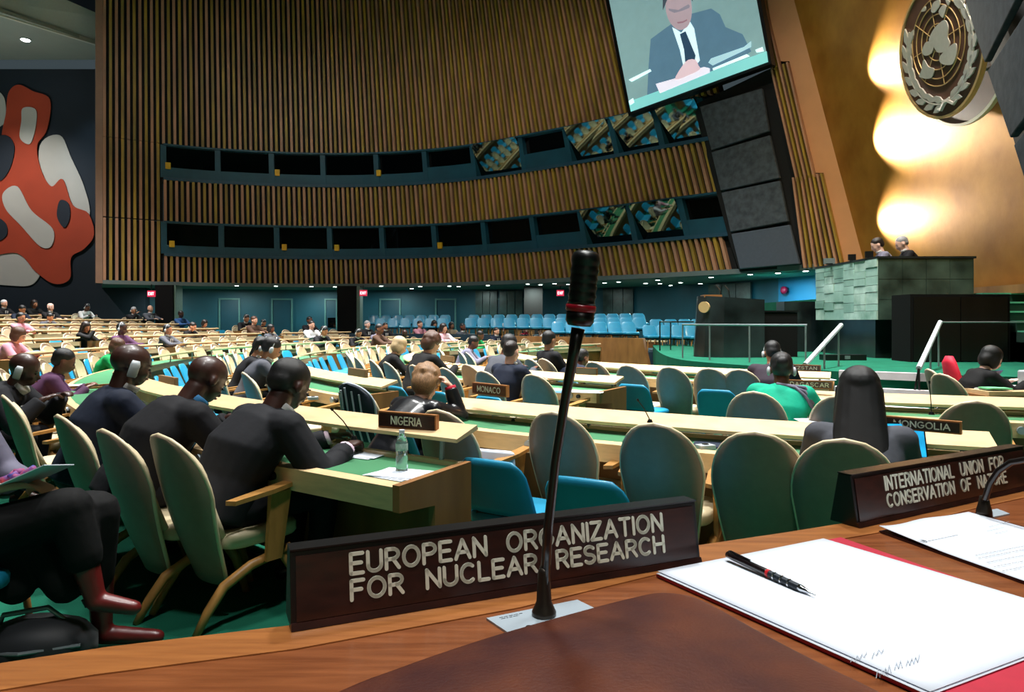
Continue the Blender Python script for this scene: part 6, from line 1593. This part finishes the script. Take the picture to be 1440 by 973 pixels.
small_plate(489, 514, 527, 532, 7.9, 7.5, None, 'blank back of a brown plate at the desk end behind the NIGERIA desk', h=.085, mface=M_plate_back, back=True)
small_plate(619, 637, 507, 509, 11.0, 10.6, None, 'blank brown plate on the ledge left of the man in navy', h=.085, mface=M_plate_back, back=True)
small_plate(223, 246, 541, 545, 6.75, 6.4, None, 'blank brown plate beside the bald man with blue collar', h=.09, mface=M_plate_back, back=True)

# ================================================================== things on the desks
def flat_paper(px, py, z, sx, sy, rz, mm=M_paper, label='white papers', cat='paper', name='papers', n=2):
    p = at_z(px, py, z); t = empty(name, p, rz, label, cat)
    for i in range(n):
        m = MB(); m.box((.01 * i, .012 * i, .002 + .003 * i), (sx, sy, .002), 0, .12 * i); obj('sheet', m, mm, t)
    return t
WZ = .737
flat_paper(556, 668, WZ, .26, .2, -.6, label='white papers under the writing man\'s arm, at the desk end', n=3)
flat_paper(512, 640, WZ, .22, .2, -.5, label='open notebook the man at the NIGERIA desk writes in', name='notebook', cat='notebook')
flat_paper(112, 542, WZ, .3, .22, -.7, label='white sheet on the green desk beside the man in navy')
flat_paper(820, 551, WZ, .42, .24, -.3, label='white papers at the end of the desk before the man in navy')
flat_paper(772, 551, WZ, .3, .2, -.2, mat('paper_blue', '#6fa4c8', .6, var=.05), label='blue and white booklets right of the man in navy', name='booklets', cat='booklet', n=4)
flat_paper(545, 497, WZ, .5, .22, -.6, label='papers before the blonde woman')
flat_paper(742, 508, WZ, .4, .25, -.6, label='white sheet before the bent man in blue')
flat_paper(1150, 592, WZ, .3, .2, -.1, label='white papers before the person in green')
flat_paper(1150, 534, WZ, .4, .2, -.1, label='white sheet below the KYRGYZSTAN plate')
flat_paper(1010, 627, WZ, .3, .2, -.35, mat('navy_cover', '#152238', .5, var=.05), label='dark navy document on the long green desk', name='booklet', cat='booklet')
# water bottle
p = at_z(565, 664, WZ)
t = empty('water_bottle', p, 0, 'clear plastic water bottle with green label before the NIGERIA plate', 'bottle')
M_pet = mat('clear_plastic', '#dfeeee', .06, trans=.92, var=.0, spec=.5)
m = MB(); m.tube([(0, 0, 0), (0, 0, .01), (0, 0, .03), (0, 0, .05), (0, 0, .07), (0, 0, .09), (0, 0, .11), (0, 0, .15), (0, 0, .175), (0, 0, .19), (0, 0, .2)], [.026, .031, .031, .029, .031, .027, .031, .031, .022, .013, .013], 20); obj('bottle_body', m, M_pet, t, True)
m = MB(); m.tube([(0, 0, .112), (0, 0, .148)], .0318, 20, cap=False); obj('label', m, mat('label_green', '#1f8a5c', .5, var=.2, scale=30, col2='#d8e8e0'), t, True)
m = MB(); m.tube([(0, 0, .198), (0, 0, .215)], .0145, 16); obj('cap', m, M_paper, t)
# thin desk microphones
def thin_mic(px, py, z, px2, py2, label, r=.005):
    a = at_z(px, py, z); d = a.y; b = at_d(px2, py2, d); t = empty('desk_microphone', a, 0, label, 'microphone'); v = b - a
    m = MB(); m.tube([(0, 0, 0), (0, 0, .02)], [.02, .012], 10); obj('base', m, M_black, t)
    m = MB(); m.tube([(0, 0, .015), v * .5 + Vector((0, 0, .02)), v], r * .7, 6); obj('stem', m, M_black, t)
    m = MB(); m.tube([v * .97, v * 1.06], [r * 1.3, r * 1.5], 8); obj('head', m, M_black, t)
thin_mic(498, 618, .85, 467, 576, 'thin microphone leaning on the ledge left of the NIGERIA plate')
thin_mic(914, 594, .86, 897, 563, 'thin microphone on the long pale ledge above the chairs')
thin_mic(1310, 583, .86, 1307, 538, 'thin upright microphone on the ledge below the seated secretary')
thin_mic(722, 592, WZ, 740, 583, 'small microphone lying low on the green desk')
thin_mic(322, 582, WZ, 306, 562, 'thin microphone before the bald man with blue collar')
def device(px, py, z, rz, label):
    p = at_z(px, py, z); t = empty('voting_device', p, rz, label, 'device')
    m = MB(); m.box((0, 0, .015), (.1, .07, .03)); obj('body', m, M_plastic_g, t, bevel=.004); m = MB(); m.box((0, 0, .032), (.03, .03, .006)); obj('button', m, M_black, t)
device(992, 632, WZ, .3, 'small grey earpiece unit on the long green desk')
device(700, 588, WZ, .2, 'grey earpiece unit on the green desk below the MONACO plate')
device(440, 562, WZ, .4, 'grey earpiece unit at the corner of the desk behind the writing man')
# laptop of the long-haired woman
p = at_z(1266, 640, WZ); t = empty('laptop', (2.15, 3.92, WZ), -.1, 'open laptop with lit cyan screen beside the long-haired woman', 'laptop')
m = MB(); m.box((0, -.1, .01), (.3, .2, .016)); obj('keyboard_base', m, M_black, t)
m = MB(); m.box((0, .03, .11), (.3, .01, .2), M=Matrix.Rotation(-.25, 4, 'X')); obj('lid', m, M_black, t)
m = MB(); m.box((0, .022, .11), (.28, .004, .18), M=Matrix.Rotation(-.25, 4, 'X')); obj('screen', m, mat('laptop_screen', '#1f9ad0', .4, var=.25, scale=9, emit=1.5), t)
# backpack & bags
def bag(px, py, d, label, sx, sy, sz, mm, rz=0, strap=None):
    x = (px - 720) / F * d; t = empty('bag', (x, d, 0), rz, label, 'bag')
    m = MB(); st_ = []
    for q, s in ((0, .8), (.15, 1), (.5, 1), (.8, .8), (1, .35)):
        st_.append(((0, 0, sz * q + .01), (sx / 2 * s, 0, 0), (0, sy / 2 * s, 0)))
    m.loft(st_, 16); obj('body', m, mm, t, True)
    m = MB(); m.tube([(-sx * .3, 0, sz * .8), (-sx * .25, 0, sz * 1.15), (sx * .1, 0, sz * 1.25), (sx * .3, 0, sz * .8)], .012, 6); obj('strap', m, strap or M_black, t, True)
    m = MB(); m.tube([(-sx * .42, -sy * .3, sz * .55), (0, -sy * .52, sz * .6), (sx * .42, -sy * .3, sz * .55)], .008, 6); obj('zip', m, strap or M_steel, t)
    return t
M_darkbag = mat('bag_dark', '#15181f', .55, var=.15, sheen=.2)
bag(728, 0, 3.75, 'black backpack with pink detail on the green carpet between the blue chairs', .42, .3, .30, M_darkbag, .3, mat('pink_trim', '#d04060', .5, var=.05))
bag(50, 0, 3.1, 'black handbag with pale handle on the floor under the woman\'s chair', .50, .3, .20, M_darkbag, .2, M_steel)
bag(290, 0, 8.9, 'black bag on a blue seat in the row ahead of the men in suits', .4, .3, .62, M_darkbag, .3)
bag(1330, 0, 7.6, 'black bag on the floor by the stage steps', .5, .4, .5, M_darkbag, .3)
t = empty('tote_bag', (-.12, 4.55, 0), .3, 'white bag beside the chair arm behind the blue chair', 'bag')
m = MB(); m.hexa([(-.14, -.08, .40), (.14, -.08, .40), (.14, .08, .40), (-.14, .08, .40)], [(-.17, -.03, .70), (.13, -.05, .66), (.13, .03, .66), (-.17, .03, .70)]); obj('body', m, M_paper, t, bevel=.01)
m = MB(); m.tube([(-.2, -.02, .62), (-.16, -.06, .7), (-.12, -.06, .6), (-.1, -.05, .45)], [.03, .045, .05, .03], 8); o = obj('scarf', m, mat('scarf_red', '#7a1c24', .8, var=.3, scale=20), t, True)

# garment hung on the chair behind the NIGERIA plate
ph = phi_px(505, 12.1); pz_ = ringp(12.1 - .36, ph, 0)
t = empty('hung_garment', pz_, face_rz(ph), 'dark shawl with pale edging hung over the chair behind the NIGERIA plate', 'garment')
body, rim = shell_mesh(.45, .965, .2, .243, .3, .14, .075, .012, -.325, 'garment'); 
for i, v in enumerate(body.v): body.v[i] = (v[0], v[1] - .02 + .012 * math.sin(v[0] * 60), v[2])
obj('cloth', body, mat('garment_navy', '#1e2836', .85, var=.15), t, True)
m = MB()
for xx in (-.15, -.08, 0, .08, .15):
    zt = .93 - abs(xx) * .35
    m.tube([(xx, -.395 - .12 * (zt - .45) / .5 + .075 * (xx / .23) ** 2, zt), (xx * 1.02, -.468 + .075 * (xx / .23) ** 2, .7), (xx * 1.05, -.39 + .075 * (xx / .23) ** 2, .46)], .009, 5)
obj('pale_stripes', m, mat('stripe_pale', '#aab4bf', .8, var=.05), t); obj('edging', rim, MATS['stripe_pale'], t, True)

# secretary's desk at the right
t = empty('clerk_desk', (5.88, 8.05, 0), 0, 'small wooden desk at the right edge covered with papers and devices', 'desk')
m = MB(); m.box((0, 0, .72), (1.5, .8, .05)); obj('top', m, M_wood_light, t)
m = MB(); m.box((0, -.38, .6), (1.55, .04, .2)); obj('apron', m, M_wood_mid, t)
for sx in (-1, 1):
    m = MB(); m.box((sx * .75, 0, .35), (.05, .7, .7)); obj('side_panel', m, M_wood_mid, t)
for (x, y, dz, sx, sy, rz, mm, lb, nm, ct) in [(5.35, 7.9, 0, .3, .22, .2, M_paper, 'white sheets before the secretary', 'papers', 'paper'), (5.3, 7.8, .016, .26, .2, -.1, mat('green_sheet', '#6cc08a', .7, var=.05), 'light green sheet on the secretary\'s desk', 'green_sheet', 'paper'), (5.7, 8.2, 0, .34, .24, .4, M_paper, 'stack of documents at the back of the secretary\'s desk', 'document_stack', 'paper')]:
    e = empty(nm, (x, y, .746 + dz), rz, lb, ct)
    for i in range(3): m = MB(); m.box((0, 0, .002 + .005 * i), (sx - .01 * i, sy, .004), 0, .06 * i); obj('sheet', m, mm, e)
e = empty('document_tray', (5.95, 8.05, .746), .2, 'grey machine standing on the right end of the secretary\'s desk', 'device'); m = MB(); m.box((0, 0, .1), (.3, .25, .2)); obj('housing', m, M_plastic_g, e, bevel=.02); m = MB(); m.box((0, -.1, .22), (.2, .1, .04)); obj('lid', m, M_black, e)
e = empty('blue_folder', (5.5, 8.25, .77), .6, 'blue folder propped open on the secretary\'s desk', 'folder'); m = MB(); m.box((0, 0, .1), (.3, .01, .2), M=Matrix.Rotation(.6, 4, 'X')); obj('cover', m, mat('folder_blue', '#16357a', .5, var=.05), e)
place('b', (5.22, 8.15, 0), -math.pi / 2 - .1, 'beige shell chair behind the secretary at the right, near one')
place('b', (4.9, 7.55, 0), -math.pi / 2 + .25, 'empty cream shell chair left of the secretary, leaning outward')
# end
